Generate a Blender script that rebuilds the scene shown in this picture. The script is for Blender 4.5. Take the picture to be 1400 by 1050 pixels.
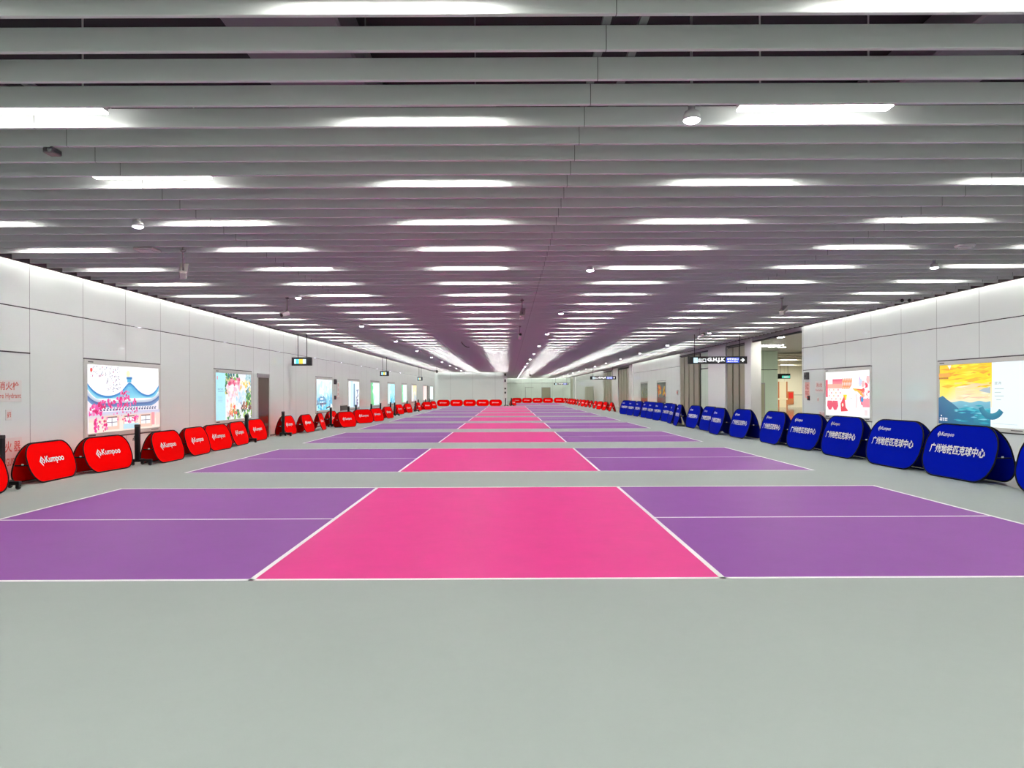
import bpy, math, random
from mathutils import Matrix, Vector

random.seed(7)
S = bpy.context.scene
for o in list(bpy.data.objects):
    bpy.data.objects.remove(o)
COL = S.collection

# ------------------------------------------------------------------ camera, world, exposure
cam_data = bpy.data.cameras.new('camera')
cam_data.sensor_width = 36.0
cam_data.lens = 36.0 * 950.0 / 1400.0
cam_data.shift_x = 5.0 / 1400.0
cam_data.shift_y = 10.5 / 1400.0
cam_data.clip_start = 0.05
cam_data.clip_end = 400
cam = bpy.data.objects.new('camera', cam_data)
COL.objects.link(cam)
cam.matrix_world = Matrix.Translation((0, 0, 1.70)) @ Matrix.Rotation(math.radians(90), 4, 'X') @ Matrix.Rotation(math.radians(-0.245), 4, 'Z')
S.camera = cam

world = bpy.data.worlds.new('world')
S.world = world
world.use_nodes = True
world.node_tree.nodes['Background'].inputs[0].default_value = (0, 0, 0, 1)
world.node_tree.nodes['Background'].inputs[1].default_value = 0.0

S.view_settings.view_transform = 'Standard'
S.view_settings.look = 'None'
S.view_settings.exposure = 0.0
S.view_settings.gamma = 1.0
S.view_settings.use_curve_mapping = False
S.cycles.max_bounces = 8
S.cycles.diffuse_bounces = 5
S.cycles.glossy_bounces = 4
S.cycles.use_denoising = True
S.cycles.sample_clamp_indirect = 4.0
S.cycles.caustics_reflective = False
S.cycles.caustics_refractive = False

LINEAR_LIGHT = 100.0     # radiance of the linear lights' diffusers
COVE_LIGHT = 34.0       # radiance of the cove strips above the walls
SPOT_LIGHT = 24.0       # radiance of the small downlights' lenses
SCREEN = 1.02           # radiance of the backlit posters

# ------------------------------------------------------------------ helpers: colour, material
def lin(r, g, b):
    def f(c):
        c /= 255.0
        return c / 12.92 if c <= 0.04045 else ((c + 0.055) / 1.055) ** 2.4
    return (f(r), f(g), f(b), 1.0)

def mat(name, col, rough=0.5, metal=0.0, spec=0.5, emit=None, strength=0.0, coat=0.0):
    m = bpy.data.materials.new(name)
    m.use_nodes = True
    p = m.node_tree.nodes['Principled BSDF']
    p.inputs['Base Color'].default_value = col
    p.inputs['Roughness'].default_value = rough
    p.inputs['Metallic'].default_value = metal
    p.inputs['Specular IOR Level'].default_value = spec
    p.inputs['Coat Weight'].default_value = coat
    if emit:
        p.inputs['Emission Color'].default_value = emit
        p.inputs['Emission Strength'].default_value = strength
    return m

class NT:
    """small node builder over a material"""
    def __init__(s, m):
        s.m, s.t = m, m.node_tree
        s.p = s.t.nodes['Principled BSDF']
        s.tc = s.t.nodes.new('ShaderNodeTexCoord').outputs['Object']
        x = s.t.nodes.new('ShaderNodeSeparateXYZ')
        s.t.links.new(s.tc, x.inputs[0])
        s.x, s.y, s.z = x.outputs
    def math(s, op, a, b=None, c=None):
        n = s.t.nodes.new('ShaderNodeMath'); n.operation = op
        for i, v in enumerate((a, b, c)):
            if v is None: continue
            if isinstance(v, (int, float)): n.inputs[i].default_value = v
            else: s.t.links.new(v, n.inputs[i])
        return n.outputs[0]
    def mix(s, fac, a, b):
        n = s.t.nodes.new('ShaderNodeMix'); n.data_type = 'RGBA'
        for i, v in ((0, fac), (6, a), (7, b)):
            if isinstance(v, (tuple, float, int)): n.inputs[i].default_value = v
            else: s.t.links.new(v, n.inputs[i])
        return n.outputs[2]
    def noise(s, scale, detail=3.0, rough=0.6):
        n = s.t.nodes.new('ShaderNodeTexNoise')
        s.t.links.new(s.tc, n.inputs['Vector'])
        n.inputs['Scale'].default_value = scale
        n.inputs['Detail'].default_value = detail
        n.inputs['Roughness'].default_value = rough
        return n.outputs['Fac']
    def line(s, v, off, period, width):
        """1 on a line every period along v"""
        f = s.math('FRACT', s.math('DIVIDE', s.math('SUBTRACT', v, off - width / 2), period))
        return s.math('LESS_THAN', f, width / period)
    def at(s, v, pos, width):
        return s.math('LESS_THAN', s.math('ABSOLUTE', s.math('SUBTRACT', v, pos)), width / 2)
    def base(s, sock):
        s.t.links.new(sock, s.p.inputs['Base Color'])

def panel_mat(name, col, seam_axis, off, period, hline=3.39, rough=0.03, seam=(0.11, 0.11, 0.11, 1), hw=0.022, spec=0.8):
    m = mat(name, col, rough, spec=spec)
    n = NT(m)
    v = n.y if seam_axis == 'y' else n.x
    a = n.line(v, off, period, 0.014)
    n1 = n.mix(n.math('MULTIPLY', a, 0.75), col, seam)
    if hline:
        n1 = n.mix(n.at(n.z, hline, hw), n1, (0.02, 0.02, 0.02, 1))
    n.base(n1)
    return m

M = {}
M['baffle'] = mat('grey_painted_baffle', (0.88, 0.91, 0.905, 1), 0.45)
_n = NT(M['baffle'])
_n.base(_n.mix(_n.line(_n.x, 0.73, 5.2, 0.005), (0.88, 0.91, 0.905, 1), (0.04, 0.04, 0.04, 1)))
M['plenum'] = mat('dark_plenum', (0.012, 0.012, 0.014, 1), 0.9)
M['duct'] = mat('galvanised_duct', (0.16, 0.15, 0.17, 1), 0.5, 0.3)
M['runner'] = mat('steel_runner', (0.25, 0.25, 0.26, 1), 0.5, 0.5)
ENAMEL = (0.83, 0.895, 0.865, 1)
M['wall_l'] = panel_mat('white_enamel_panel', ENAMEL, 'y', 13.8, 1.73)
M['wall_r'] = panel_mat('white_enamel_panel_blue_side', ENAMEL, 'y', 19.13, 1.73)
M['wall_e'] = panel_mat('pale_grey_end_panel', (0.84, 0.92, 0.91, 1), 'x', -7.5, 2.9, hline=None, rough=0.3)
M['wall_f'] = panel_mat('pale_green_glass_panel', (0.76, 0.88, 0.80, 1), 'x', 0.4, 2.0, hline=3.3, rough=0.1, hw=0.05)
M['green_glass'] = panel_mat('pale_green_back_painted_glass', (0.62, 0.76, 0.64, 1), 'x', 16.5, 3.6, hline=3.05, rough=0.05, hw=0.04)
M['green_glass_y'] = panel_mat('pale_green_glass_side', (0.70, 0.84, 0.71, 1), 'y', 42.0, 8.0, hline=3.05, rough=0.05, hw=0.05)
M['beige'] = panel_mat('cream_corridor_panel', (0.82, 0.80, 0.66, 1), 'x', 19.0, 2.2, hline=1.25, rough=0.25, hw=0.03)
M['wall_b'] = panel_mat('white_enamel_panel_viewer_side', ENAMEL, 'x', 0.9, 1.73)
M['back'] = mat('plain_off_white_wall', (0.66, 0.67, 0.66, 1), 0.4)
M['white_post'] = mat('white_enamel_pillar', (0.88, 0.89, 0.88, 1), 0.12)
M['stone'] = mat('polished_stone', (0.48, 0.45, 0.41, 1), 0.08, spec=0.6)
_n = NT(M['stone'])
_n.base(_n.mix(_n.noise(6.0), (0.44, 0.41, 0.37, 1), (0.54, 0.50, 0.45, 1)))
M['mat'] = mat('grey_green_sports_mat', (0.5, 0.55, 0.5, 1), 0.55, spec=0.3)
_n = NT(M['mat'])
_f = _n.math('ADD', _n.math('MULTIPLY', _n.noise(0.7, 4, 0.7), 0.7), _n.math('MULTIPLY', _n.noise(9.0, 3, 0.7), 0.3))
_n.base(_n.mix(_f, (0.292, 0.333, 0.316, 1), (0.342, 0.386, 0.368, 1)))

def court_mat(name, c):
    m = mat(name, c, 0.5, spec=0.3)
    n = NT(m)
    f = n.noise(2.2, 4, 0.7)
    n.base(n.mix(f, tuple(v * 0.9 for v in c[:3]) + (1,), tuple(min(1, v * 1.1) for v in c[:3]) + (1,)))
    return m
M['pink'] = court_mat('pink_court_paint', (0.70, 0.026, 0.245, 1))
M['purple'] = court_mat('purple_court_paint', (0.235, 0.056, 0.315, 1))
M['line'] = mat('white_court_line', (0.85, 0.86, 0.85, 1), 0.5)
M['red'] = mat('red_banner_fabric', (0.97, 0.0, 0.0, 1), 0.8, spec=0.03)
M['blue'] = mat('royal_blue_banner_fabric', (0.0, 0.008, 0.36, 1), 0.8, spec=0.03)
M['black'] = mat('black_binding', (0.003, 0.003, 0.004, 1), 0.6, spec=0.15)
M['blackpaint'] = mat('black_powder_coat', (0.006, 0.006, 0.007, 1), 0.4, spec=0.25)
M['print'] = mat('white_print', (0.86, 0.86, 0.88, 1), 0.6)
M['whitetag'] = mat('white_tag', (0.75, 0.75, 0.76, 1), 0.5)
M['rubber'] = mat('caster_rubber', (0.03, 0.03, 0.03, 1), 0.6)
M['frame'] = mat('pale_grey_aluminium_frame', (0.66, 0.68, 0.64, 1), 0.25)
M['dark'] = mat('dark_gap', (0.02, 0.02, 0.022, 1), 0.5)
M['steel'] = mat('brushed_bronze_steel', (0.40, 0.40, 0.29, 1), 0.3, 0.45)
M['bronze'] = mat('dark_bronze_door', (0.10, 0.06, 0.045, 1), 0.2, 0.4)
M['lintel'] = mat('grey_metal_lintel', (0.34, 0.34, 0.34, 1), 0.4)
M['lamp'] = mat('linear_diffuser', (0.8, 0.8, 0.8, 1), 0.5, emit=(0.99, 0.985, 0.92, 1), strength=LINEAR_LIGHT)
M['lamp_low'] = mat('lower_linear_diffuser', (0.8, 0.8, 0.8, 1), 0.5, emit=(1.0, 0.985, 0.93, 1), strength=30.0)
M['cove'] = mat('cove_diffuser', (0.8, 0.8, 0.8, 1), 0.5, emit=(1.0, 0.985, 0.93, 1), strength=COVE_LIGHT)
M['spot'] = mat('downlight_lens', (0.8, 0.8, 0.8, 1), 0.5, emit=(0.9, 0.9, 1.0, 1), strength=SPOT_LIGHT)
M['panel'] = mat('square_panel_diffuser', (0.8, 0.8, 0.8, 1), 0.5, emit=(1.0, 0.97, 0.85, 1), strength=85.0)
M['housing'] = mat('white_lamp_housing', (0.7, 0.7, 0.7, 1), 0.4)
M['camwhite'] = mat('off_white_camera_shell', (0.62, 0.58, 0.56, 1), 0.4)
M['camdark'] = mat('dark_camera_shell', (0.05, 0.045, 0.05, 1), 0.3)
M['pole'] = mat('grey_stem', (0.22, 0.2, 0.2, 1), 0.4, 0.4)
M['signblack'] = mat('black_sign_face', (0.006, 0.006, 0.008, 1), 0.3)
M['signwhite'] = mat('lit_white_lettering', (0.8, 0.8, 0.8, 1), 0.5, emit=(0.95, 0.97, 1.0, 1), strength=1.1)
M['signblue'] = mat('lit_blue_field', (0.02, 0.05, 0.4, 1), 0.4, emit=lin(52, 84, 205), strength=1.0)
M['signcyan'] = mat('lit_pale_blue_field', (0.6, 0.8, 0.9, 1), 0.4, emit=lin(200, 232, 242), strength=1.0)
M['signamber'] = mat('lit_amber_field', (0.8, 0.6, 0.1, 1), 0.4, emit=lin(250, 200, 60), strength=1.0)
M['signcy2'] = mat('lit_cyan_field', (0.1, 0.6, 0.8, 1), 0.4, emit=lin(70, 190, 225), strength=1.0)
M['exitgreen'] = mat('lit_green_field', (0.1, 0.6, 0.5, 1), 0.4, emit=lin(60, 190, 170), strength=0.9)
M['redprint'] = mat('faded_red_print', lin(205, 105, 95), 0.5)
M['redpaint'] = mat('red_enamel', lin(200, 30, 25), 0.4)
M['pinkplate'] = mat('pale_pink_plate', lin(240, 190, 180), 0.4)
M['plate'] = mat('white_sign_plate', (0.74, 0.73, 0.70, 1), 0.3)
M['greytext'] = mat('dark_small_print', (0.06, 0.06, 0.06, 1), 0.5)
M['wood'] = mat('orange_wood_door_frame', lin(176, 110, 66), 0.4)
M['cream'] = mat('cream_door', (0.75, 0.68, 0.5, 1), 0.4)
M['glassdark'] = mat('dark_glazed_case', (0.09, 0.11, 0.10, 1), 0.05, spec=0.8)
M['grille'] = mat('dark_grille', (0.03, 0.028, 0.025, 1), 0.5)

m = bpy.data.materials.new('backlit_print'); m.use_nodes = True
_p = m.node_tree.nodes['Principled BSDF']
_a = m.node_tree.nodes.new('ShaderNodeAttribute'); _a.attribute_name = 'Col'
m.node_tree.links.new(_a.outputs['Color'], _p.inputs['Emission Color'])
_p.inputs['Emission Strength'].default_value = SCREEN
_p.inputs['Base Color'].default_value = (0.05, 0.05, 0.05, 1)
_p.inputs['Roughness'].default_value = 0.2
M['screen'] = m
m = bpy.data.materials.new('paper_print'); m.use_nodes = True
_p = m.node_tree.nodes['Principled BSDF']
_a = m.node_tree.nodes.new('ShaderNodeAttribute'); _a.attribute_name = 'Col'
m.node_tree.links.new(_a.outputs['Color'], _p.inputs['Base Color'])
_p.inputs['Roughness'].default_value = 0.08
M['paper'] = m

# ------------------------------------------------------------------ helpers: mesh
class MB:
    def __init__(s):
        s.v, s.f, s.mi, s.c, s.sm = [], [], [], [], []
    def add(s, vs, fs, mi=0, col=None, smooth=False):
        k = len(s.v)
        s.v += [tuple(v) for v in vs]
        for f in fs:
            s.f.append([k + i for i in f]); s.mi.append(mi); s.c.append(col); s.sm.append(smooth)
        return s
    def box(s, x0, x1, y0, y1, z0, z1, mi=0):
        vs = [(x, y, z) for z in (z0, z1) for y in (y0, y1) for x in (x0, x1)]
        return s.add(vs, [(0, 2, 3, 1), (4, 5, 7, 6), (0, 1, 5, 4), (2, 6, 7, 3), (0, 4, 6, 2), (1, 3, 7, 5)], mi)
    def cbox(s, x0, x1, y0, y1, z0, z1, b=0.006, mi=0):
        """box with chamfered edges"""
        vs, idx = [], {}
        X, Y, Z = (x0, x1), (y0, y1), (z0, z1)
        for i in (0, 1):
            for j in (0, 1):
                for k in (0, 1):
                    sx, sy, sz = (b, -b)[i], (b, -b)[j], (b, -b)[k]
                    for a, p in (('x', (X[i], Y[j] + sy, Z[k] + sz)), ('y', (X[i] + sx, Y[j], Z[k] + sz)), ('z', (X[i] + sx, Y[j] + sy, Z[k]))):
                        idx[(i, j, k, a)] = len(vs); vs.append(p)
        q = lambda *t: [idx[x] for x in t]
        fs = []
        for i in (0, 1):
            fs.append(q((i, 0, 0, 'x'), (i, 1, 0, 'x'), (i, 1, 1, 'x'), (i, 0, 1, 'x')))
            fs.append(q((0, i, 0, 'y'), (1, i, 0, 'y'), (1, i, 1, 'y'), (0, i, 1, 'y')))
            fs.append(q((0, 0, i, 'z'), (1, 0, i, 'z'), (1, 1, i, 'z'), (0, 1, i, 'z')))
        for i in (0, 1):
            for j in (0, 1):
                fs.append(q((i, j, 0, 'x'), (i, j, 1, 'x'), (i, j, 1, 'y'), (i, j, 0, 'y')))
                fs.append(q((i, 0, j, 'x'), (i, 1, j, 'x'), (i, 1, j, 'z'), (i, 0, j, 'z')))
                fs.append(q((0, i, j, 'y'), (1, i, j, 'y'), (1, i, j, 'z'), (0, i, j, 'z')))
                for k in (0, 1):
                    fs.append(q((i, j, k, 'x'), (i, j, k, 'y'), (i, j, k, 'z')))
        return s.add(vs, fs, mi)
    def tube(s, pts, r, seg=8, closed=False, mi=0, cap=True):
        P = [Vector(p) for p in pts]
        n = len(P); vs = []
        up0 = None
        for i, p in enumerate(P):
            a = P[(i - 1) % n] if (closed or i > 0) else P[i]
            b = P[(i + 1) % n] if (closed or i < n - 1) else P[i]
            t = (b - a).normalized()
            if up0 is None:
                up0 = Vector((0, 0, 1)) if abs(t.z) < 0.9 else Vector((1, 0, 0))
            u = (up0 - t * up0.dot(t))
            if u.length < 1e-4: u = t.orthogonal()
            u.normalize(); up0 = u
            w = t.cross(u)
            rr = r[i] if isinstance(r, (list, tuple)) else r
            for k in range(seg):
                a_ = 2 * math.pi * k / seg
                vs.append(p + u * math.cos(a_) * rr + w * math.sin(a_) * rr)
        fs = []
        for i in range(n if closed else n - 1):
            for k in range(seg):
                i2, k2 = (i + 1) % n, (k + 1) % seg
                fs.append((i * seg + k, i * seg + k2, i2 * seg + k2, i2 * seg + k))
        if not closed and cap:
            fs.append(tuple(range(seg - 1, -1, -1))); fs.append(tuple((n - 1) * seg + k for k in range(seg)))
        return s.add(vs, fs, mi, smooth=True)
    def lathe(s, prof, c=(0, 0, 0), seg=20, axis='z', mi=0):
        """profile [(r, h)] about an axis through c"""
        vs = []
        for r, h in prof:
            for k in range(seg):
                a = 2 * math.pi * k / seg
                x, y = r * math.cos(a), r * math.sin(a)
                p = {'z': (x, y, h), 'x': (h, x, y), 'y': (x, h, y)}[axis]
                vs.append((p[0] + c[0], p[1] + c[1], p[2] + c[2]))
        fs = []
        for i in range(len(prof) - 1):
            for k in range(seg):
                k2 = (k + 1) % seg
                fs.append((i * seg + k, i * seg + k2, (i + 1) * seg + k2, (i + 1) * seg + k))
        fs.append(tuple(range(seg - 1, -1, -1))); fs.append(tuple((len(prof) - 1) * seg + k for k in range(seg)))
        return s.add(vs, fs, mi, smooth=True)
    def mesh(s, name, mats):
        me = bpy.data.meshes.new(name)
        me.from_pydata(s.v, [], s.f)
        for m_ in (mats if isinstance(mats, (list, tuple)) else [mats]):
            me.materials.append(m_)
        me.polygons.foreach_set('material_index', s.mi)
        me.polygons.foreach_set('use_smooth', s.sm)
        if any(c is not None for c in s.c):
            at = me.color_attributes.new('Col', 'FLOAT_COLOR', 'CORNER')
            buf = []
            for f, c in zip(s.f, s.c):
                if c is None: c = (1, 1, 1, 1)
                for i in range(len(f)):
                    buf += list(c[i] if isinstance(c[0], (tuple, list)) else c)
            at.data.foreach_set('color', buf)
        me.update()
        return me
    def build(s, name, mats, parent=None):
        o = bpy.data.objects.new(name, s.mesh(name, mats))
        COL.objects.link(o)
        if parent: o.parent = parent
        return o

def tag(o, label, cat, group=None, kind=None):
    o['label'] = label; o['category'] = cat
    if group: o['group'] = group
    if kind: o['kind'] = kind
    return o
def empty(name, loc=(0, 0, 0), rz=0.0):
    o = bpy.data.objects.new(name, None); COL.objects.link(o)
    o.location = loc; o.rotation_euler = (0, 0, math.radians(rz))
    o.empty_display_size = 0.1
    return o
def thing(name, label, cat, loc, rz=0.0, group=None):
    return tag(empty(name, loc, rz), label, cat, group)
KIDS = {}
def kids(o):
    return [c for c in bpy.data.objects if c.parent == o]
def copy_tree(o, tree):
    """copy o with its recorded tree {obj: [children]}"""
    r = o.copy(); COL.objects.link(r)
    for ch, sub in tree:
        c = ch.copy(); COL.objects.link(c); c.parent = r
        for g in sub:
            d = g.copy(); COL.objects.link(d); d.parent = c
    return r
def tree_of(o):
    return [(c, kids(c)) for c in kids(o)]
def struct(o, label=None):
    o['kind'] = 'structure'
    if label: o['label'] = label
    return o

WORDS1 = 'first second third fourth fifth sixth seventh eighth ninth tenth eleventh twelfth thirteenth fourteenth fifteenth sixteenth seventeenth eighteenth nineteenth'.split()
TENS = {2: ('twenty', 'twentieth'), 3: ('thirty', 'thirtieth'), 4: ('forty', 'fortieth'), 5: ('fifty', 'fiftieth'), 6: ('sixty', 'sixtieth')}
def nth(n):
    if n < 20: return WORDS1[n - 1]
    t, u = divmod(n, 10)
    return TENS[t][1] if u == 0 else TENS[t][0] + '-' + WORDS1[u - 1]

# text as a flat mesh: cached 2D outlines filled by the font
_TXT = {}
def text2d(body, bold=0.0, spacing=1.0):
    key = (body, bold, spacing)
    if key not in _TXT:
        c = bpy.data.curves.new('lettering', 'FONT')
        c.body = body; c.size = 1.0; c.offset = bold; c.space_character = spacing; c.resolution_u = 3
        o = bpy.data.objects.new('lettering', c); COL.objects.link(o)
        dg = bpy.context.evaluated_depsgraph_get()
        me = bpy.data.meshes.new_from_object(o.evaluated_get(dg))
        vs = [(v.co.x, v.co.y) for v in me.vertices]; fs = [tuple(p.vertices) for p in me.polygons]
        bpy.data.objects.remove(o); bpy.data.curves.remove(c); bpy.data.meshes.remove(me)
        x0, x1 = min(v[0] for v in vs), max(v[0] for v in vs)
        y0, y1 = min(v[1] for v in vs), max(v[1] for v in vs)
        _TXT[key] = ([(v[0] - x0, v[1] - y0) for v in vs], fs, x1 - x0, y1 - y0)
    return _TXT[key]
def put_text(mb, body, x0, x1, z0, z1, place, bold=0.0, spacing=1.0, mi=0, col=None):
    """lettering that fills the rectangle x0..x1, z0..z1; place(x, z) -> 3D point"""
    vs, fs, w, h = text2d(body, bold, spacing)
    mb.add([place(x0 + v[0] / w * (x1 - x0), z0 + v[1] / h * (z1 - z0)) for v in vs], fs, mi, col)

# ------------------------------------------------------------------ setting: floor, ceiling, walls
CEIL = 4.21             # underside of the baffles
WL, WR = -9.5, 11.8     # wall faces
YB, YE, YF = -4.5, 90.0, 132.0

struct(MB().box(WL - 0.3, 31, YB - 0.3, YF + 0.3, -0.2, 0.0).build('floor', M['stone']), 'polished beige stone floor under and beside the sports mat')
struct(MB().box(WL - 0.3, 12.1, YB - 0.3, YF + 0.3, 5.2, 5.35).build('ceiling', M['plenum']), 'dark void above the grey ceiling baffles')
struct(MB().box(WL - 0.3, WL, YB, YE + 0.3, 0, 5.2).build('wall_left', M['wall_l']), 'white enamel panel wall behind the red banners')
mb = MB()
for a, b in ((YB, 27.9), (47.7, 65.6), (86.2, YF)):
    mb.box(WR, WR + 0.3, a, b, 0, 5.2)
struct(mb.build('wall_right', M['wall_r']), 'white enamel panel wall behind the blue banners')
struct(MB().box(WL - 0.3, 12.1, YB - 0.3, YB, 0, 5.2).build('wall_back', M['wall_b']), 'white enamel panel wall behind the viewer')
struct(MB().box(WL - 0.3, -0.55, YE, YE + 0.3, 0, 5.2).build('wall_end', M['wall_e']), 'pale grey end wall behind five red banners')
struct(MB().box(-0.85, -0.55, YE + 0.3, YF, 0, 5.2).build('wall_inner', M['back']), 'white return wall beside the far bay')
struct(MB().box(-0.9, 12.1, YF, YF + 0.3, 0, 5.2).build('wall_far', M['wall_f']), 'pale green panel wall closing the far bay')
mb = MB()
for a, b in ((27.9, 33.5), (40.7, 42.9), (33.5, 40.7), (42.9, 47.7), (65.6, 86.2)):
    mb.box(WR + 0.02, WR + 0.3, a, b, 4.10, 5.2)
struct(mb.build('wall_header', M['back']), 'white band above the openings of the blue banner side')
struct(MB().box(WR - 0.03, WR + 0.02, 27.9, 47.7, 4.02, 4.10).build('trim_1', M['dark']), 'dark head rail above the corridor opening')
struct(MB().box(WL, WL + 0.012, YB, YE, 0.0, 0.03).build('baseboard_left', M['dark']), 'thin dark base line of the red banner wall')
mb = MB()
for a, b in ((YB, 27.9), (47.7, 65.6), (86.2, YF)):
    mb.box(WR - 0.012, WR, a, b, 0, 0.03)
struct(mb.build('baseboard_right', M['dark']), 'thin dark base line of the blue banner wall')
# panel joints above the hydrant cabinets
struct(MB().box(WL, WL + 0.01, YB, 13.8, 2.49, 2.515).build('trim_2', M['dark']), 'dark joint above the hydrant panel')
struct(MB().box(WR - 0.01, WR, 22.62, 27.8, 2.49, 2.515).build('trim_3', M['dark']), 'dark joint above the alarm panel and red poster')
# free ends of the end wall: slotted jamb
jm = struct(MB().box(-0.62, -0.16, YE - 0.25, YE + 0.05, 0, 4.2).build('trim_4', M['white_post']), 'white jamb with dark slots at the end wall edge')
mb = MB()
for z, h in ((3.75, 0.3), (2.95, 0.35), (2.0, 0.2), (1.45, 0.25)):
    mb.box(-0.5, -0.3, YE - 0.26, YE - 0.24, z, z + h)
struct(mb.build('slot', M['dark'], jm))

# pillars, folded steel gates and green glass of the blue banner side
def pillar(y0, y1, label, x0=WR - 0.1):
    struct(MB().cbox(x0, WR + 0.4, y0, y1, 0, 4.5, 0.02).build('pillar', M['white_post']), label)
pillar(33.5, 34.4, 'white post beside the corridor opening')
pillar(37.5, 40.7, 'broad white pillar between two steel gates')
pillar(65.6, 67.5, 'white pillar beyond the glazed poster cases')
pillar(74.2, 78.4, 'white pillar between the two farther steel gates')
pillar(121.5, 125.5, 'white pillar near the far bay corner')
DOOR = [1]
def gate(y0, y1, n, label, top=4.02):
    g = struct(empty('door_%d' % DOOR[0], (WR, (y0 + y1) / 2, 0), -90), label); DOOR[0] += 1
    w = y1 - y0
    MB().box(-w / 2, w / 2, 0.06, 0.2, 0, top).build('backing', M['dark'], g)
    lw = w / n
    for k in range(n):
        a = -w / 2 + k * lw
        MB().cbox(a + 0.11, a + lw - 0.11, -0.02, 0.06, 0.02, top - 0.06, 0.015).build('gate_leaf', M['steel'], g)
gate(34.4, 37.5, 3, 'bronze steel folding gate by the white post')
gate(42.9, 47.7, 4, 'bronze steel folding gate beside the green glass')
gate(67.5, 74.2, 4, 'bronze steel gate beyond the poster cases')
gate(78.4, 86.2, 4, 'bronze steel gate where the red banners begin')
gate(127.0, 131.5, 1, 'bronze steel leaf in the far bay corner', 4.3)
struct(MB().box(WR + 0.1, WR + 0.2, 40.7, 42.9, 0, 4.1).build('window_1', M['green_glass_y']), 'pale green glass panel between pillar and gate')

# corridor behind the opening
struct(MB().box(12.1, 31, 27.6, 82, 4.25, 4.4).build('ceiling_2', M['back']), 'cream ceiling of the side corridor')
struct(MB().box(11.9, 17.45, 45.0, 45.3, 0, 4.3).build('wall_corridor', M['green_glass']), 'green glass wall with the lift door in the side corridor')
struct(MB().box(17.15, 17.45, 45.3, 70, 0, 4.3).build('wall_corridor_side', M['beige']), 'cream return wall of the side corridor')
struct(MB().box(17.4, 31, 70.0, 70.3, 0, 4.3).build('wall_corridor_end', M['beige']), 'cream wall closing the side corridor')
struct(MB().box(30.7, 31, 27.6, 70, 0, 4.3).build('wall_corridor_outer', M['back']), 'outer wall of the side corridor')
struct(MB().box(12.1, 31, 27.6, 27.9, 0, 4.3).build('wall_corridor_near', M['back']), 'near wall of the side corridor')
d = struct(empty('door_6', (16.1, 45.0, 0)), 'grey steel lift door in the green glass wall')
MB().cbox(-0.62, 0.52, -0.05, 0.0, 0, 2.2, 0.01).build('door_frame', M['lintel'], d)
MB().box(-0.56, -0.04, -0.07, -0.05, 0, 2.12).build('door_leaf', M['steel'], d)
MB().box(-0.03, 0.46, -0.07, -0.05, 0, 2.12).build('door_leaf', M['steel'], d)
struct(MB().cbox(-0.03, 0.0, -0.09, -0.07, 0.9, 1.2, 0.004).build('call_button_plate', M['redpaint'], d))
d = struct(empty('door_7', (27.2, 70.0, 0)), 'cream glazed door with wooden stiles at the corridor end')
MB().box(-0.9, 0.9, -0.03, 0.0, 0, 2.6).build('door_panel', M['cream'], d)
for x in (-0.9, -0.05, 0.78):
    MB().cbox(x, x + 0.12, -0.09, -0.03, 0, 2.6, 0.01).build('stile', M['wood'], d)
MB().cbox(-0.9, 0.9, -0.1, -0.03, 0.75, 0.95, 0.01).build('rail', M['cream'], d)
# corridor ceiling slats
for k in range(10):
    y = 47 + k * 2.2
    tag(MB().box(17.5, 30.6, y, y + 0.9, 4.12, 4.22).build('ceiling_strip', M['beige']), 'cream ceiling strip across the side corridor, %s from the opening' % nth(k + 1), 'ceiling strip', 'corridor ceiling strips')
for k, (x, y) in enumerate(((12.35, 32.4), (12.85, 32.9), (15.2, 40.0), (16.0, 40.6))):
    t = thing('square_ceiling_light', 'square recessed light in the corridor ceiling, %s seen through the opening' % nth(k + 1), 'ceiling light', (x, y, 4.25), 0, 'corridor lights')
    MB().box(-0.2, 0.2, -0.2, 0.2, -0.03, 0.0).build('lamp_rim', M['housing'], t)
    MB().box(-0.17, 0.17, -0.17, 0.17, -0.04, -0.03).build('diffuser', M['panel'], t)
for k, (x, y) in enumerate(((22.0, 36.0), (19.6, 66.0), (23.0, 66.5), (14.5, 38.5), (27.0, 66.0), (22.5, 56.0))):  # large squares are added lamps that lift the dim corridor
    t = thing('square_ceiling_light', 'large square light added to brighten the corridor, %s away from the hall' % nth(k + 1), 'ceiling light', (x, y, 4.22), 0, 'added corridor lights')
    MB().box(-0.6, 0.6, -0.6, 0.6, -0.03, 0.03).build('lamp_rim', M['housing'], t)
    MB().box(-0.55, 0.55, -0.55, 0.55, -0.04, -0.03).build('diffuser', M['panel'], t)
# far wall doors
d = struct(empty('door_8', (7.15, YF, 0)), 'bronze door in the far green wall')
MB().cbox(-0.85, 0.85, -0.06, 0, 0, 2.5, 0.01).build('door_frame', M['lintel'], d)
MB().box(-0.75, 0.75, -0.09, -0.06, 0, 2.4).build('door_leaf', M['steel'], d)
d = struct(empty('door_9', (4.0, YF, 0)), 'flush pale door outlined in the far green wall')
MB().box(-0.8, 0.8, -0.03, 0, 2.5, 2.56).build('door_frame', M['lintel'], d)
MB().box(-0.8, -0.74, -0.03, 0, 0, 2.5).build('door_frame', M['lintel'], d)
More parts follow.
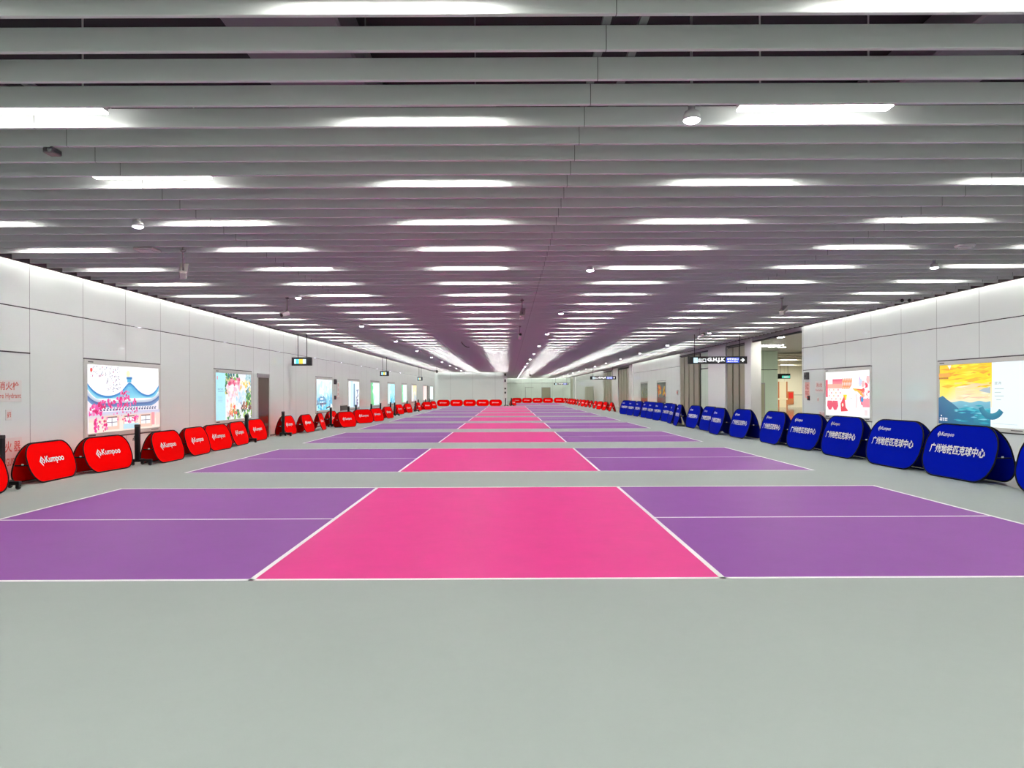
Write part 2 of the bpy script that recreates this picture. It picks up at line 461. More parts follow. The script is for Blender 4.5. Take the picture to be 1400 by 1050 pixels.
# dark door of the red banner wall
d = struct(empty('door_10', (WL, 26.9, 0), 90), 'dark bronze door between the flower poster and the next panel')
MB().cbox(-0.66, 0.66, -0.04, 0, 2.28, 2.44, 0.006).build('lintel', M['lintel'], d)
MB().box(-0.62, 0.62, -0.02, 0, 0, 2.28).build('door_leaf', M['bronze'], d)
for s in (-1, 1):
    MB().box(s * 0.64 - 0.03, s * 0.64 + 0.03, -0.04, 0, 0, 2.28).build('door_frame', M['frame'], d)
d = struct(empty('door_11', (WL, 82.3, 0), 90), 'narrow dark door before the last poster')
MB().box(-0.75, 0.75, -0.03, 0, 0, 2.45).build('door_leaf', M['bronze'], d)

# ------------------------------------------------------------------ sports mat and courts
MX0, MX1 = -9.12, 8.75
tag(MB().box(MX0, MX1, YB + 0.3, 84.5, 0.0, 0.004).build('sports_mat', M['mat']), 'grey green sports mat covering the hall floor around the courts', 'sports mat')
tag(MB().box(0.2, MX1, 84.5, 108, 0.0, 0.004).build('sports_mat', M['mat']), 'grey green mat in the far bay beyond the end wall', 'sports mat')
CX, HW, KW, CW = -0.2, 6.705, 2.135, 6.10
def court(y0, label, rot=False, cx=CX):
    z0, z1, z2 = 0.004, 0.0052, 0.0060
    if rot:
        t = thing('pickleball_court', label, 'court', (cx, y0 + HW, z0), 90, 'courts')
    else:
        t = thing('pickleball_court', label, 'court', (cx, y0 + CW / 2, z0), 0, 'courts')
    h = CW / 2; dz = z1 - z0; dl = z2 - z0; lw = 0.052
    MB().box(-KW, KW, -h, h, 0, dz).build('kitchen_zone', M['pink'], t)
    for sx in (-1, 1):
        for sy in (-1, 1):
            xs, ys = sorted((sx * KW, sx * HW)), sorted((0, sy * h))
            MB().box(xs[0], xs[1], ys[0], ys[1], 0, dz).build('service_court', M['purple'], t)
    for sy in (-1, 1):
        MB().box(-HW, HW, sy * (h - lw / 2) - lw / 2, sy * (h - lw / 2) + lw / 2, dz, dl).build('sideline', M['line'], t)
    for sx in (-1, 1):
        MB().box(sx * (HW - lw / 2) - lw / 2, sx * (HW - lw / 2) + lw / 2, -h, h, dz, dl).build('baseline', M['line'], t)
        MB().box(sx * KW - lw / 2, sx * KW + lw / 2, -h, h, dz, dl).build('kitchen_line', M['line'], t)
        a, b = sorted((sx * KW, sx * HW))
        MB().box(a, b, -0.025, 0.025, dz, dl).build('centre_line', M['line'], t)
for k in range(9):
    court(6.27 + 8.47 * k, 'pink and purple pickleball court, %s from the near end of the hall' % nth(k + 1))
court(86.6, 'purple court turned lengthwise in the far bay beyond the end wall', True, 4.0)

# ------------------------------------------------------------------ ceiling baffles
PITCH, B0, BT, BH = 0.4865, 4.655, 0.04, 0.18
def baffle_mesh(x0, x1):
    return MB().cbox(x0, x1, -BT, 0, 0, BH, 0.004).mesh('ceiling_baffle', M['baffle'])
full, part_ = baffle_mesh(-9.2, 11.5), baffle_mesh(-0.5, 11.5)
k0 = -int((B0 - YB - 0.4) / PITCH)
k = k0
while True:
    y = B0 + k * PITCH
    if y > YF - 0.4: break
    me = full if y < YE - 0.1 else part_
    o = bpy.data.objects.new('ceiling_baffle', me); COL.objects.link(o); o.location = (0, y, CEIL)
    if k < 0:
        tag(o, 'pale grey ceiling baffle overhead, out ahead of the first dark gap', 'ceiling baffle', 'ceiling baffles overhead')
    elif k < 60:
        tag(o, 'long pale grey ceiling baffle spanning the hall, %s from the top of the view' % nth(k + 1), 'ceiling baffle', 'ceiling baffles of the hall')
    elif me is full:
        tag(o, 'pale grey ceiling baffle deep in the hall, past the sixtieth', 'ceiling baffle', 'deep ceiling baffles')
    else:
        tag(o, 'short pale grey ceiling baffle over the far bay beyond the end wall', 'ceiling baffle', 'far bay ceiling baffles')
    k += 1
# steel runners that carry the baffles, ducts in the void
for i, x in enumerate((-4.47, -4.2, 0.73, 1.0, 5.93, 6.2)):
    tag(MB().box(x - 0.03, x + 0.03, YB + 0.1, YE - 0.1, CEIL + BH + 0.005, CEIL + BH + 0.045).build('ceiling_runner', M['runner']),
        'thin steel runner above the baffles, %s counted from the red banner wall' % nth(i + 1), 'ceiling runner', 'ceiling runners')
for x0, x1, z0, lab in ((-2.25, -1.33, 4.62, 'grey air duct in the dark ceiling void nearer the red banner side'), (3.9, 4.7, 4.75, 'grey air duct in the dark ceiling void nearer the blue banner side')):
    tag(MB().cbox(x0, x1, YB + 0.2, YE - 0.5, z0, z0 + 0.4, 0.02).build('air_duct', M['duct']), lab, 'air duct')

# ------------------------------------------------------------------ linear lights between the baffles
COLS = [-7.9, -4.36, -0.79, 2.80, 6.37, 9.9]
COLN = ['column beside the red banner wall', 'second column from the red banner wall', 'third column from the red banner wall',
        'third column from the blue banner wall', 'second column from the blue banner wall', 'column beside the blue banner wall']
LL = 1.38
mb = MB()
mb.cbox(-LL / 2, LL / 2, -0.045, 0.045, 0.012, 0.075, 0.004, 0)
mb.box(-LL / 2 + 0.01, LL / 2 - 0.01, -0.036, 0.036, 0.0, 0.012, 1)
for q in (-1, 1):      # unseen side fins, added to cut the diffuser's glow on the baffles
    mb.box(-LL / 2, LL / 2, q * 0.0405 - 0.0045, q * 0.0405 + 0.0045, -0.006, 0.014, 0)
    mb.box(q * (LL / 2 - 0.005) - 0.005, q * (LL / 2 - 0.005) + 0.005, -0.045, 0.045, -0.006, 0.014, 0)
for x in (-0.5, 0.5):
    mb.box(x - 0.006, x + 0.006, -0.006, 0.006, 0.07, 5.2 - CEIL - 0.110, 2)
lamp_mesh = mb.mesh('linear_light', [M['housing'], M['lamp'], M['runner']])
house_mesh = MB().cbox(-LL / 2, LL / 2, -0.066, 0.066, 0.014, 0.085, 0.004).box(-0.5, -0.488, -0.006, 0.006, 0.08, 5.2 - CEIL - 0.058).box(0.488, 0.5, -0.006, 0.006, 0.08, 5.2 - CEIL - 0.058).mesh('housing', M['housing'])
diff_mesh = MB().box(-LL / 2, LL / 2, -0.06, 0.06, 0.0, 0.014).mesh('diffuser', M['lamp_low'])
r = -5
row = 0
while True:
    y = B0 + (4 * r - 0.5) * PITCH - 0.02
    if y > YF - 1: break
    if y > YB + 0.3:
        for c, x in enumerate(COLS):
            if y > YE - 0.3 and x < 0.3: continue
            if r < 0:
                lab, grp = 'slim white linear ceiling light overhead, nearer than the first visible row', 'linear lights overhead'
            elif r < 16:
                lab, grp = 'slim linear light, %s row, %s' % (nth(r + 1), COLN[c]), 'linear lights, ' + COLN[c]
            else:
                lab, grp = 'slim linear ceiling light in the deep rows, %s' % COLN[c], 'deep linear lights, ' + COLN[c]
            dropped = (r, c) in {(1, 1), (1, 3), (2, 1)}
            if dropped:
                t = thing('linear_light', 'bright lower linear light, %s row, %s' % (nth(r + 1), COLN[c]), 'ceiling light',
                          ({(1, 1): x, (1, 3): x, (2, 1): -4.23}[(r, c)], y - 0.005, CEIL + 0.058), 0, grp)
                for nm, me in (('housing', house_mesh), ('diffuser', diff_mesh)):
                    o = bpy.data.objects.new(nm, me); COL.objects.link(o); o.parent = t
            else:
                o = bpy.data.objects.new('linear_light', lamp_mesh); COL.objects.link(o)
                o.location = (x, y, CEIL + 0.116)
                tag(o, lab, 'ceiling light', grp)
    r += 1

# cove strips hidden between the baffle ends and the walls
def cove(name_label, x0, x1, y0, y1):
    mb = MB(); mb.box(x0, x1, y0, y1, CEIL + 0.30, CEIL + 0.34, 0)
    vs, fs = [], []
    along_y = (y1 - y0) > (x1 - x0)
    n = max(2, int((y1 - y0 if along_y else x1 - x0) / 3.0))
    for i in range(n):
        if along_y:
            a, b = y0 + (y1 - y0) * i / n, y0 + (y1 - y0) * (i + 1) / n
            mb.add([(x0, a, CEIL + 0.295), (x1, a, CEIL + 0.295), (x1, b, CEIL + 0.295), (x0, b, CEIL + 0.295)], [(3, 2, 1, 0)], 1)
        else:
            a, b = x0 + (x1 - x0) * i / n, x0 + (x1 - x0) * (i + 1) / n
            mb.add([(a, y0, CEIL + 0.295), (b, y0, CEIL + 0.295), (b, y1, CEIL + 0.295), (a, y1, CEIL + 0.295)], [(3, 2, 1, 0)], 1)
    tag(mb.build('cove_light', [M['housing'], M['cove']]), name_label, 'cove light')
M['board'] = mat('dark_cove_board', (0.10, 0.085, 0.08, 1), 0.5)
for n_, x_, a_, b_, lab in ((5, WL + 0.24, YB, YE, 'slim dark cove board where the baffles meet the red banner wall'),
                            (6, WR - 0.24, YB, YF - 0.3, 'slim dark cove board where the baffles meet the blue banner side')):
    struct(MB().box(x_ - 0.012, x_ + 0.012, a_ + 0.02, b_ - 0.02, CEIL - 0.004, CEIL + 0.36).build('trim_%d' % n_, M['board']), lab)
cove('long cove light washing the top of the red banner wall', WL + 0.12, WL + 0.19, YB + 0.2, YE - 0.2)
cove('cove light washing the top of the blue banner wall before the corridor', WR - 0.2, WR - 0.13, YB + 0.2, 27.8)
cove('cove light over the wall of glazed poster cases', WR - 0.2, WR - 0.13, 47.8, 65.5)
cove('cove light over the wall beyond the farthest steel gate', WR - 0.2, WR - 0.13, 86.4, YF - 0.5)
cove('added wide cove light brightening the unseen panel wall behind the viewer', -9.1, 11.4, YB + 0.06, YB + 0.50)  # unseen strip, added so the wall behind throws light on the near baffles
cove('cove light washing the pale grey end wall', -9.2, -0.7, YE - 0.2, YE - 0.15)
cove('cove light washing the far green wall', 0.0, 11.3, YF - 0.22, YF - 0.15)

# ------------------------------------------------------------------ pop-up banners
def outline(L, H, R, n=12):
    """rounded rectangle, counter-clockwise, x in -L/2..L/2, t in 0..H"""
    pts = []
    for cx, ct, a0 in ((L / 2 - R, R, -90), (L / 2 - R, H - R, 0), (-L / 2 + R, H - R, 90), (-L / 2 + R, R, 180)):
        for i in range(n + 1):
            a = math.radians(a0 + 90 * i / n)
            pts.append((cx + R * math.cos(a), ct + R * math.sin(a)))
    return pts
def emblem(mb, cx, ct, s, place):
    """diamond badge: four corner chevrons round a small angular letter"""
    o, i = s, s * 0.60
    P = [(0, o), (o, 0), (0, -o), (-o, 0)]; Q = [(0, i), (i, 0), (0, -i), (-i, 0)]
    for k in range(4):
        a, b, c, d = P[k], P[(k + 1) % 4], Q[(k + 1) % 4], Q[k]
        if k == 1:   # the open corner of the badge
            m1 = ((a[0] * .45 + b[0] * .55), (a[1] * .45 + b[1] * .55)); m2 = ((d[0] * .45 + c[0] * .55), (d[1] * .45 + c[1] * .55))
            b, c = m1, m2
        mb.add([place(cx + p[0] * 0.86, ct + p[1]) for p in (a, b, c, d)], [(3, 2, 1, 0)])
    g = s * 0.30
    for quad in (((-g, -g), (-g * .4, -g), (-g * .4, g), (-g, g)), ((-g * .3, 0), (g * .2, 0), (g, g), (g * .35, g)), ((g * .2, 0), (-g * .3, 0), (g * .35, -g), (g, -g))):
        mb.add([place(cx + p[0], ct + p[1]) for p in quad], [(0, 1, 2, 3)])
def make_banner(kind, loc, rz, label, group):
    if kind == 'red':
        L, H, R, sp, cloth, nm = 1.50, 0.75, 0.32, 0.46, M['red'], 'red_popup_banner'
    else:
        L, H, R, sp, cloth, nm = 1.95, 1.02, 0.44, 0.56, M['blue'], 'blue_popup_banner'
    t = thing(nm, label, 'banner', loc, rz, group)
    br = 0.014
    pts = outline(L, H - br, R)
    pts = [(x, p + br) for x, p in pts]
    for side in (-1, 1):
        def place(x, z, off=0.0, side=side):
            bulge = 0.02 * (1 - (2 * x / L) ** 2) * max(0, math.sin(math.pi * z / H))
            return (x, side * ((sp / 2) * (1 - z / H) + 0.016 + off + bulge), z)
        # fabric: concentric rings so that it can belly out a little
        mb = MB(); rings = (1.0, 0.8, 0.55, 0.3, 0.08); vs = []; n = len(pts); ct = H / 2
        for q in rings:
            for x, z in pts: vs.append(place(x * q, ct + (z - ct) * q))
        fs = []
        for i in range(len(rings) - 1):
            for j in range(n):
                j2 = (j + 1) % n
                f = (i * n + j, i * n + j2, (i + 1) * n + j2, (i + 1) * n + j)
                fs.append(f if side < 0 else f[::-1])
        c = tuple((len(rings) - 1) * n + j for j in range(n)); fs.append(c if side < 0 else c[::-1])
        mb.add(vs, fs, smooth=True)
        # inner ply, a few millimetres behind
        vs2 = [(v[0], v[1] - side * 0.006, v[2]) for v in vs[:n]]
        mb.add(vs2 + vs[:n], [tuple(range(n))[::(-1 if side < 0 else 1)]])
        mb.build('front_panel' if side < 0 else 'rear_panel', cloth, t)
        MB().tube([place(x, z) for x, z in pts], br, 6, closed=True).build('edge_binding', M['black'], t)
        def printed(x, z): return place(x if side < 0 else -x, z, 0.006)
        lg = MB()
        if kind == 'red':
            emblem(lg, -0.34, 0.40, 0.098, printed)
            put_text(lg, 'Kumpoo', -0.24, 0.36, 0.325, 0.485, printed, 0.02)
        else:
            emblem(lg, -0.62, 0.815, 0.062, printed)
            put_text(lg, 'Kumpoo', -0.55, -0.19, 0.765, 0.865, printed, 0.022)
        lg.build('logo', M['print'], t)
        if kind == 'blue':
            tx = MB()
            for dx, dz in ((-0.004, -0.003), (0.004, 0.003)):    # two strikes for a bolder face
                put_text(tx, '广州地铁匹克球中心', -0.78 + dx, 0.72 + dx, 0.455 + dz, 0.63 + dz, lambda x, z, e=dx: (printed(x, z)[0], printed(x, z)[1] + side * (0.0015 + e * 0.2), z), 0.016)
            tx.build('lettering', M['print'], t)
    for s in (-1, 1):
        zs = 0.47 * H; w = sp / 2 * 0.53 + 0.012; x = s * (L / 2 - 0.045)
        MB().cbox(x - 0.01, x + 0.01, -w, w, zs - 0.012, zs + 0.012, 0.003).build('spreader_strap', M['black'], t)
        MB().cbox(min(x, x + s * 0.016), max(x, x + s * 0.016), -0.03, 0.01, zs + 0.008, zs + 0.034, 0.002).build('care_tag', M['whitetag'], t)
    return t

Z = 0.004
RED_L = [(-8.66, 11.33, 88), (-8.88, 13.68, 93), (-8.69, 15.27, 84), (-8.35, 17.27, 90), (-8.43, 19.07, 92), (-8.51, 20.65, 86), (-8.65, 22.61, 93), (-8.80, 24.65, 88),
         (-8.76, 28.10, 89), (-8.46, 29.68, 89), (-8.36, 31.55, 97), (-8.72, 35.10, 88), (-7.75, 33.8, 71), (-7.85, 38.14, 61), (-7.57, 40.65, 74),
         (-7.67, 45.13, 80), (-8.20, 53.21, 79), (-8.06, 56.86, 78), (-7.99, 62.93, 85), (-7.65, 66.45, 66), (-7.50, 70.98, 76)]
EXTRA = {0: 'cut by the frame edge', 2: 'under the palace', 6: 'under the flower poster', 7: 'before the dark door', 10: 'turned end-on', 11: 'tucked by the wall', 13: 'angled outwards'}
BLUE_R = [(8.5, 10.75, -88), (8.43, 13.23, -87), (8.39, 15.38, -87), (8.36, 17.73, -89), (8.40, 20.07, -87), (8.32, 22.28, -91), (8.24, 25.11, -89), (8.05, 27.29, -93),
          (8.36, 29.67, -90), (8.36, 31.95, -89), (8.18, 34.15, -97), (8.40, 36.4, -96), (8.62, 38.4, -88), (8.55, 40.4, -87), (8.58, 42.46, -87), (8.63, 44.54, -88),
          (8.54, 46.6, -88), (8.47, 48.7, -85), (8.43, 51.02, -80)]
def front_to_root(X, Y, th, sp):
    a = math.radians(th)
    return (X - math.sin(a) * sp / 2, Y + math.cos(a) * sp / 2, Z)
red0 = blue0 = None
def put(kind, X, Y, th, label, group):
    global red0, blue0
    sp = 0.46 if kind == 'red' else 0.56
    loc = front_to_root(X, Y, th, sp)
    if kind == 'red' and red0 is None:
        t = make_banner('red', loc, th, label, group); red0 = (t, tree_of(t)); return t
    if kind == 'blue' and blue0 is None:
        t = make_banner('blue', loc, th, label, group); blue0 = (t, tree_of(t)); return t
    src, tr = red0 if kind == 'red' else blue0
    t = copy_tree(src, tr)
    t.location = loc; t.rotation_euler = (0, 0, math.radians(th)); tag(t, label, 'banner', group)
    return t
for i, (X, Y, th) in enumerate(RED_L):
    e = EXTRA.get(i)
    put('red', X, Y, th, 'red pop-up banner, %s in the palace poster row' % nth(i + 1) + (', ' + e if e else ''), 'red banners along the palace poster wall')
for i, x in enumerate((-7.74, -6.18, -4.62, -3.07, -1.52)):
    put('red', x, 82.6, 0, 'red oval pop-up banner against the grey end wall, %s from the wall corner' % nth(i + 1), 'red banners along the end wall')
for i, x in enumerate((1.24, 2.79, 4.34, 5.90, 7.50)):
    put('red', x, 103.5 - (0.5 if i == 4 else 0), -4 if i == 4 else 0, 'red oval pop-up banner across the far bay, %s from the jamb' % nth(i + 1), 'red banners across the far bay')
for i in range(14):
    y = 101.2 - i * 3.28
    put('red', 8.05 + 0.45 * i / 13, y, (-84, -90, -87, -80)[i % 4], 'red pop-up banner, %s from the far bay corner towards the blue row' % nth(i + 1), 'red banners beyond the blue row')
for i, (X, Y, th) in enumerate(BLUE_R):
    e = {10: 'turned end-on', 11: 'turned end-on'}.get(i)
    put('blue', X, Y, th, 'blue pop-up banner with white characters, %s in the mountain poster row' % nth(i + 1) + (', ' + e if e else ''), 'blue banners along the mountain poster wall')

# ------------------------------------------------------------------ wheeled net posts
def make_net_post(loc, rz, label, group):
    t = thing('net_post_cart', label, 'net post', loc, rz, group)
    MB().cbox(-0.05, 0.05, -0.045, 0.045, 0.11, 0.95, 0.008).build('post', M['blackpaint'], t)
    MB().cbox(-0.053, 0.053, -0.048, 0.048, 0.90, 0.965, 0.01).build('post_cap', M['rubber'], t)
    w = MB().cbox(-0.075, -0.05, -0.03, 0.03, 0.58, 0.70, 0.006).build('winch', M['runner'], t)
    MB().tube([(-0.078, 0, 0.64), (-0.10, 0, 0.64), (-0.105, 0, 0.58)], 0.008, 6).build('winch_handle', M['blackpaint'], w)
    MB().cbox(-0.14, 0.34, -0.04, 0.04, 0.085, 0.15, 0.008).build('base_beam', M['blackpaint'], t)
    MB().cbox(-0.035, 0.035, 0.04, 0.26, 0.09, 0.145, 0.008).build('cross_beam', M['blackpaint'], t)
    for x, y in ((0.30, 0.0), (-0.11, 0.0), (0.0, 0.22)):
        f = MB().box(x - 0.03, x + 0.03, y - 0.028, y - 0.022, 0.035, 0.09).box(x - 0.03, x + 0.03, y + 0.022, y + 0.028, 0.035, 0.09).box(x - 0.03, x + 0.03, y - 0.028, y + 0.028, 0.083, 0.09).build('caster_fork', M['blackpaint'], t)
        MB().lathe([(0.01, -0.018), (0.04, -0.016), (0.04, 0.016), (0.01, 0.018)], (x, y, 0.04), 14, 'y').build('caster_wheel', M['rubber'], f)
    return t
POSTS = [(-8.985, 12.3, 0), (-8.72, 16.33, 0), (-8.90, 23.62, 0), (-8.76, 27.02, -4), (-8.69, 34.0, 0), (-8.42, 36.6, 0), (-8.95, 40.8, 5), (-8.6, 43.6, 0), (-8.65, 47.0, 0), (-8.6, 50.7, 0), (-8.05, 49.2, 0),
         (-8.75, 60.0, 0), (-7.95, 59.4, 0), (-8.75, 67.5, 0), (-8.6, 72.2, 0), (-8.7, 76.5, 0)]
EX = ['cut by the frame edge', 'before the palace poster', 'under the flower poster', 'past the dark door', 'beside the end-on banner']
first = None
for i, (X, Y, th) in enumerate(POSTS):
    lab = 'black wheeled net post, %s along the red banner wall' % nth(i + 1) + (', ' + EX[i] if i < len(EX) else '')
    if first is None:
        t = make_net_post((X, Y, Z), th, lab, 'net posts along the red banner wall'); first = (t, tree_of(t))
    else:
        t = copy_tree(*first); t.location = (X, Y, Z); t.rotation_euler = (0, 0, math.radians(th)); tag(t, lab, 'net post', 'net posts along the red banner wall')
for X, Y, lab in ((-0.33, 80.8, 'black wheeled net post by the white jamb of the end wall'), (0.35, 82.0, 'black wheeled net post in the gap to the far bay')):
    t = copy_tree(*first); t.location = (X, Y, Z); t.rotation_euler = (0, 0, math.radians(20)); tag(t, lab, 'net post', 'net posts by the end wall')
put('red', 0.75, 84.0, 70, 'red pop-up banner standing side-on in the gap to the far bay', 'red banners by the gap')

# ------------------------------------------------------------------ backlit posters
class Pic:
    """a picture in 0..1 coordinates, printed on a poster w x h; layers lie a hair apart"""
    def __init__(s, w, h):
        s.w, s.h, s.mb, s.k = w, h, MB(), 0
    def P(s, u, v):
        return ((u - 0.5) * s.w, -0.0004 * s.k, v * s.h)
    def poly(s, pts, col):
        s.k += 1
        s.mb.add([s.P(*p) for p in pts], [tuple(range(len(pts)))], 0, col)
    def grad(s, u0, u1, v0, v1, cb, ct):
        s.poly([(u0, v0), (u1, v0), (u1, v1), (u0, v1)], [cb, cb, ct, ct])
    def rect(s, u0, u1, v0, v1, c): s.grad(u0, u1, v0, v1, c, c)
    def band(s, up, lo, cu, cl):
        """quads between two polylines"""
        s.k += 1
        for i in range(len(up) - 1):
            s.mb.add([s.P(*lo[i]), s.P(*lo[i + 1]), s.P(*up[i + 1]), s.P(*up[i])], [(0, 1, 2, 3)], 0, [cl, cl, cu, cu])
    def blobs(s, n, box, size, cols, squash=1.0, fn=None):
        asp = s.w / s.h
        for i in range(n):
            if i % 12 == 0: s.k += 1
            u, v = random.uniform(box[0], box[1]), random.uniform(box[2], box[3])
            if fn and not fn(u, v): continue
            r = random.uniform(size[0], size[1]); k = random.randint(5, 7); a0 = random.random() * 6
            pts = []
            for j in range(k):
                a = a0 + 2 * math.pi * j / k; q = r * random.uniform(0.65, 1.2)
                pts.append((min(1, max(0, u + q * math.cos(a) / asp)), min(1, max(0, v + q * squash * math.sin(a)))))
            s.mb.add([s.P(*p) for p in pts], [tuple(range(k))], 0, random.choice(cols))
    def disc(s, u, v, r, c, n=20):
        asp = s.w / s.h
        s.poly([(u + r * math.cos(2 * math.pi * i / n) / asp, v + r * math.sin(2 * math.pi * i / n)) for i in range(n)], c)
    def text(s, body, u0, u1, v0, v1, c):
        s.k += 1
        put_text(s.mb, body, u0, u1, v0, v1, lambda x, z: s.P(x, z), 0.0, 1.0, 0, c)
W_ = (1, 1, 1, 1)
def curve(pts, n=24):
    """smooth interpolation through points"""
    out = []
    for i in range(len(pts) - 1):
        p0, p1, p2, p3 = pts[max(0, i - 1)], pts[i], pts[i + 1], pts[min(len(pts) - 1, i + 2)]
        for j in range(6):
            t = j / 6
            out.append(tuple(0.5 * (2 * b + (c - a) * t + (2 * a - 5 * b + 4 * c - d) * t * t + (3 * b - a - 3 * c + d) * t ** 3) for a, b, c, d in zip(p0, p1, p2, p3)))
    out.append(pts[-1]); return out

def pic_palace(p):
    p.grad(0, 1, 0, 1, lin(236, 222, 236), W_)
    p.rect(0, 1, 0.45, 1, W_)
    grey = [lin(150, 150, 185), lin(120, 110, 150), lin(190, 185, 205), lin(200, 120, 160)]
    p.blobs(70, (0.04, 0.42, 0.82, 0.98), (0.006, 0.014), grey)
    p.blobs(60, (0.24, 0.42, 0.60, 0.86), (0.006, 0.014), grey)
    p.disc(0.05, 0.92, 0.03, lin(240, 70, 60)); p.disc(0.53, 0.885, 0.05, lin(252, 246, 200))
    up = curve([(0, .72), (.06, .63), (.14, .56), (.24, .53), (.34, .545), (.43, .60), (.50, .69), (.545, .735), (.60, .70), (.68, .61), (.76, .555), (.84, .54), (.91, .575), (.96, .63), (1, .70)])
    lo = [(u, max(0.50, v - 0.075) if not .36 < u < .76 else 0.50) for u, v in up]
    p.band(up, lo, lin(60, 165, 220), lin(150, 225, 240))
    p.band([(u, v + 0.012) for u, v in up], [(u, v - 0.022) for u, v in up], lin(20, 120, 195), lin(40, 150, 215))
    p.rect(.515, .575, .75, .82, lin(70, 180, 225)); p.rect(.505, .585, .80, .835, lin(25, 120, 190))
    for k in range(16):
        u = .47 + k * .0105
        p.poly([(u, .51), (u + .003, .51), (.545 + (u - .545) * .25 + .002, .68), (.545 + (u - .545) * .25, .68)], lin(120, 205, 235))
    e1 = [(0, .62), (.08, .52), (.2, .475), (.5, .465), (.8, .475), (.92, .52), (1, .60)]
    e2 = [(0, .55), (.08, .47), (.2, .43), (.5, .43), (.8, .43), (.92, .47), (1, .54)]
    p.band(curve(e1), curve(e2), lin(225, 232, 240), lin(170, 190, 215))
    p.band(curve(e2), [(u, v - .075) for u, v in curve(e2)], lin(60, 95, 160), lin(115, 160, 205))
    p.rect(0.1, 0.98, .305, .37, lin(240, 236, 244))
    for k in range(21):
        u = .11 + k * .04
        p.rect(u, u + .022, .315, .34, lin(70, 75, 120)); p.rect(u + .008, u + .03, .345, .362, lin(110, 120, 165))
    p.grad(0, 1, .16, .30, lin(252, 226, 205), lin(205, 205, 235))
    p.rect(0, 1, 0, .16, lin(252, 235, 222))
    for u in (.22, .46, .70):
        p.rect(u - .02, u + .17, .03, .24, lin(248, 205, 185)); p.rect(u, u + .14, .21, .225, lin(95, 80, 95))
        p.rect(u, u + .14, .08, .205, W_); p.rect(u + .066, u + .074, .08, .205, lin(120, 105, 125)); p.rect(u, u + .14, .135, .145, lin(120, 105, 125))
    p.rect(.44, .66, .02, .10, lin(190, 228, 240)); p.rect(.86, .91, .05, .26, lin(246, 160, 165)); p.rect(.93, 1, .04, .25, lin(250, 215, 205))
    pk = [lin(235, 30, 130), lin(245, 80, 165), lin(250, 130, 190), lin(215, 20, 100), lin(240, 60, 150)]
    p.blobs(70, (.02, .62, .36, .52), (.015, .04), pk, fn=lambda u, v: v < .40 + .35 * (u + .1) * (1.0 - u))
    p.blobs(30, (.40, .52, .46, .62), (.012, .03), pk)
    p.blobs(40, (0, .16, .27, .40), (.015, .04), pk); p.blobs(40, (.06, .22, .02, .22), (.012, .035), pk)
    p.blobs(35, (.3, .66, .14, .36), (.010, .026), pk); p.blobs(18, (.50, .66, .12, .22), (.012, .03), pk)
def pic_flowers(p):
    p.rect(0, 1, 0, 1, lin(235, 240, 244)); p.rect(0, .26, 0, 1, lin(178, 238, 250))
    p.rect(.04, .06, .86, .93, lin(235, 120, 140))
    p.text('美好生活', .06, .20, .645, .67, lin(60, 120, 150)); p.text('花开有声', .07, .21, .60, .625, lin(50, 105, 140))
    for k in range(5): p.rect(.06, .06 + .12, .50 - k * .028, .508 - k * .028, lin(150, 205, 225))
    gr = [lin(60, 150, 70), lin(120, 185, 60), lin(30, 110, 90), lin(170, 205, 90), lin(40, 90, 70)]
    p.blobs(60, (.27, .62, .80, 1), (.02, .06), gr + [lin(40, 120, 150)]); p.blobs(40, (.26, .36, .55, .9), (.02, .05), gr + [lin(235, 220, 120)])
    p.blobs(60, (.84, 1, .25, .62), (.02, .06), gr); p.blobs(40, (.84, 1, .62, .98), (.03, .07), [lin(150, 195, 205), lin(190, 215, 220), lin(120, 170, 180)])
    p.blobs(80, (.30, .72, .38, .85), (.03, .08), [lin(250, 220, 232), lin(246, 190, 212), W_, lin(240, 235, 245), lin(252, 205, 200)])
    p.blobs(40, (.34, .66, .76, .90), (.02, .06), [lin(230, 95, 140), lin(245, 150, 170), lin(215, 60, 110)])
    p.blobs(35, (.55, .85, .35, .62), (.03, .07), [lin(205, 230, 246), lin(225, 240, 252), lin(180, 215, 240)])
    p.blobs(30, (.66, .95, .62, .86), (.025, .06), [lin(252, 226, 150), lin(250, 200, 90), W_, lin(252, 240, 210)])
    p.blobs(40, (.68, .98, .20, .36), (.02, .05), [lin(120, 60, 50), lin(150, 90, 60), lin(90, 70, 60), lin(200, 120, 60)])
    p.blobs(90, (.28, 1, .02, .20), (.02, .05), gr + [lin(90, 160, 50), lin(245, 240, 225)]); p.blobs(20, (.36, .56, .10, .35), (.03, .06), [lin(250, 170, 110), lin(240, 90, 70), lin(250, 225, 190)])
    p.blobs(14, (.27, .38, .1, .45), (.02, .05), [lin(250, 210, 215), W_])
def pic_city(p):
    p.grad(0, 1, 0, 1, lin(120, 215, 240), lin(240, 252, 254))
    p.blobs(30, (.1, .95, .45, .95), (.05, .16), [lin(225, 248, 252), W_, lin(200, 240, 248)])
    p.blobs(60, (.02, 1, .05, .42), (.03, .09), [lin(40, 150, 200), lin(90, 200, 235), lin(180, 235, 248), lin(60, 110, 160), W_])
    p.rect(.14, .52, .30, .42, lin(70, 160, 205)); p.rect(.24, .42, .34, .40, lin(225, 242, 250)); p.rect(.1, .62, .18, .24, lin(95, 110, 140))
    p.poly([(.62, .10), (.70, .62), (.78, .10)], lin(130, 210, 235)); p.poly([(.8, .2), (.93, .58), (1, .2)], lin(80, 185, 225))
    p.blobs(40, (0, .9, .0, .2), (.03, .08), [lin(70, 215, 235), lin(120, 235, 245), lin(40, 170, 215), lin(220, 250, 252)])
    p.poly([(.58, .03), (.86, .08), (.86, .13), (.62, .09)], lin(60, 70, 85)); p.rect(.88, 1, 0, .14, W_)
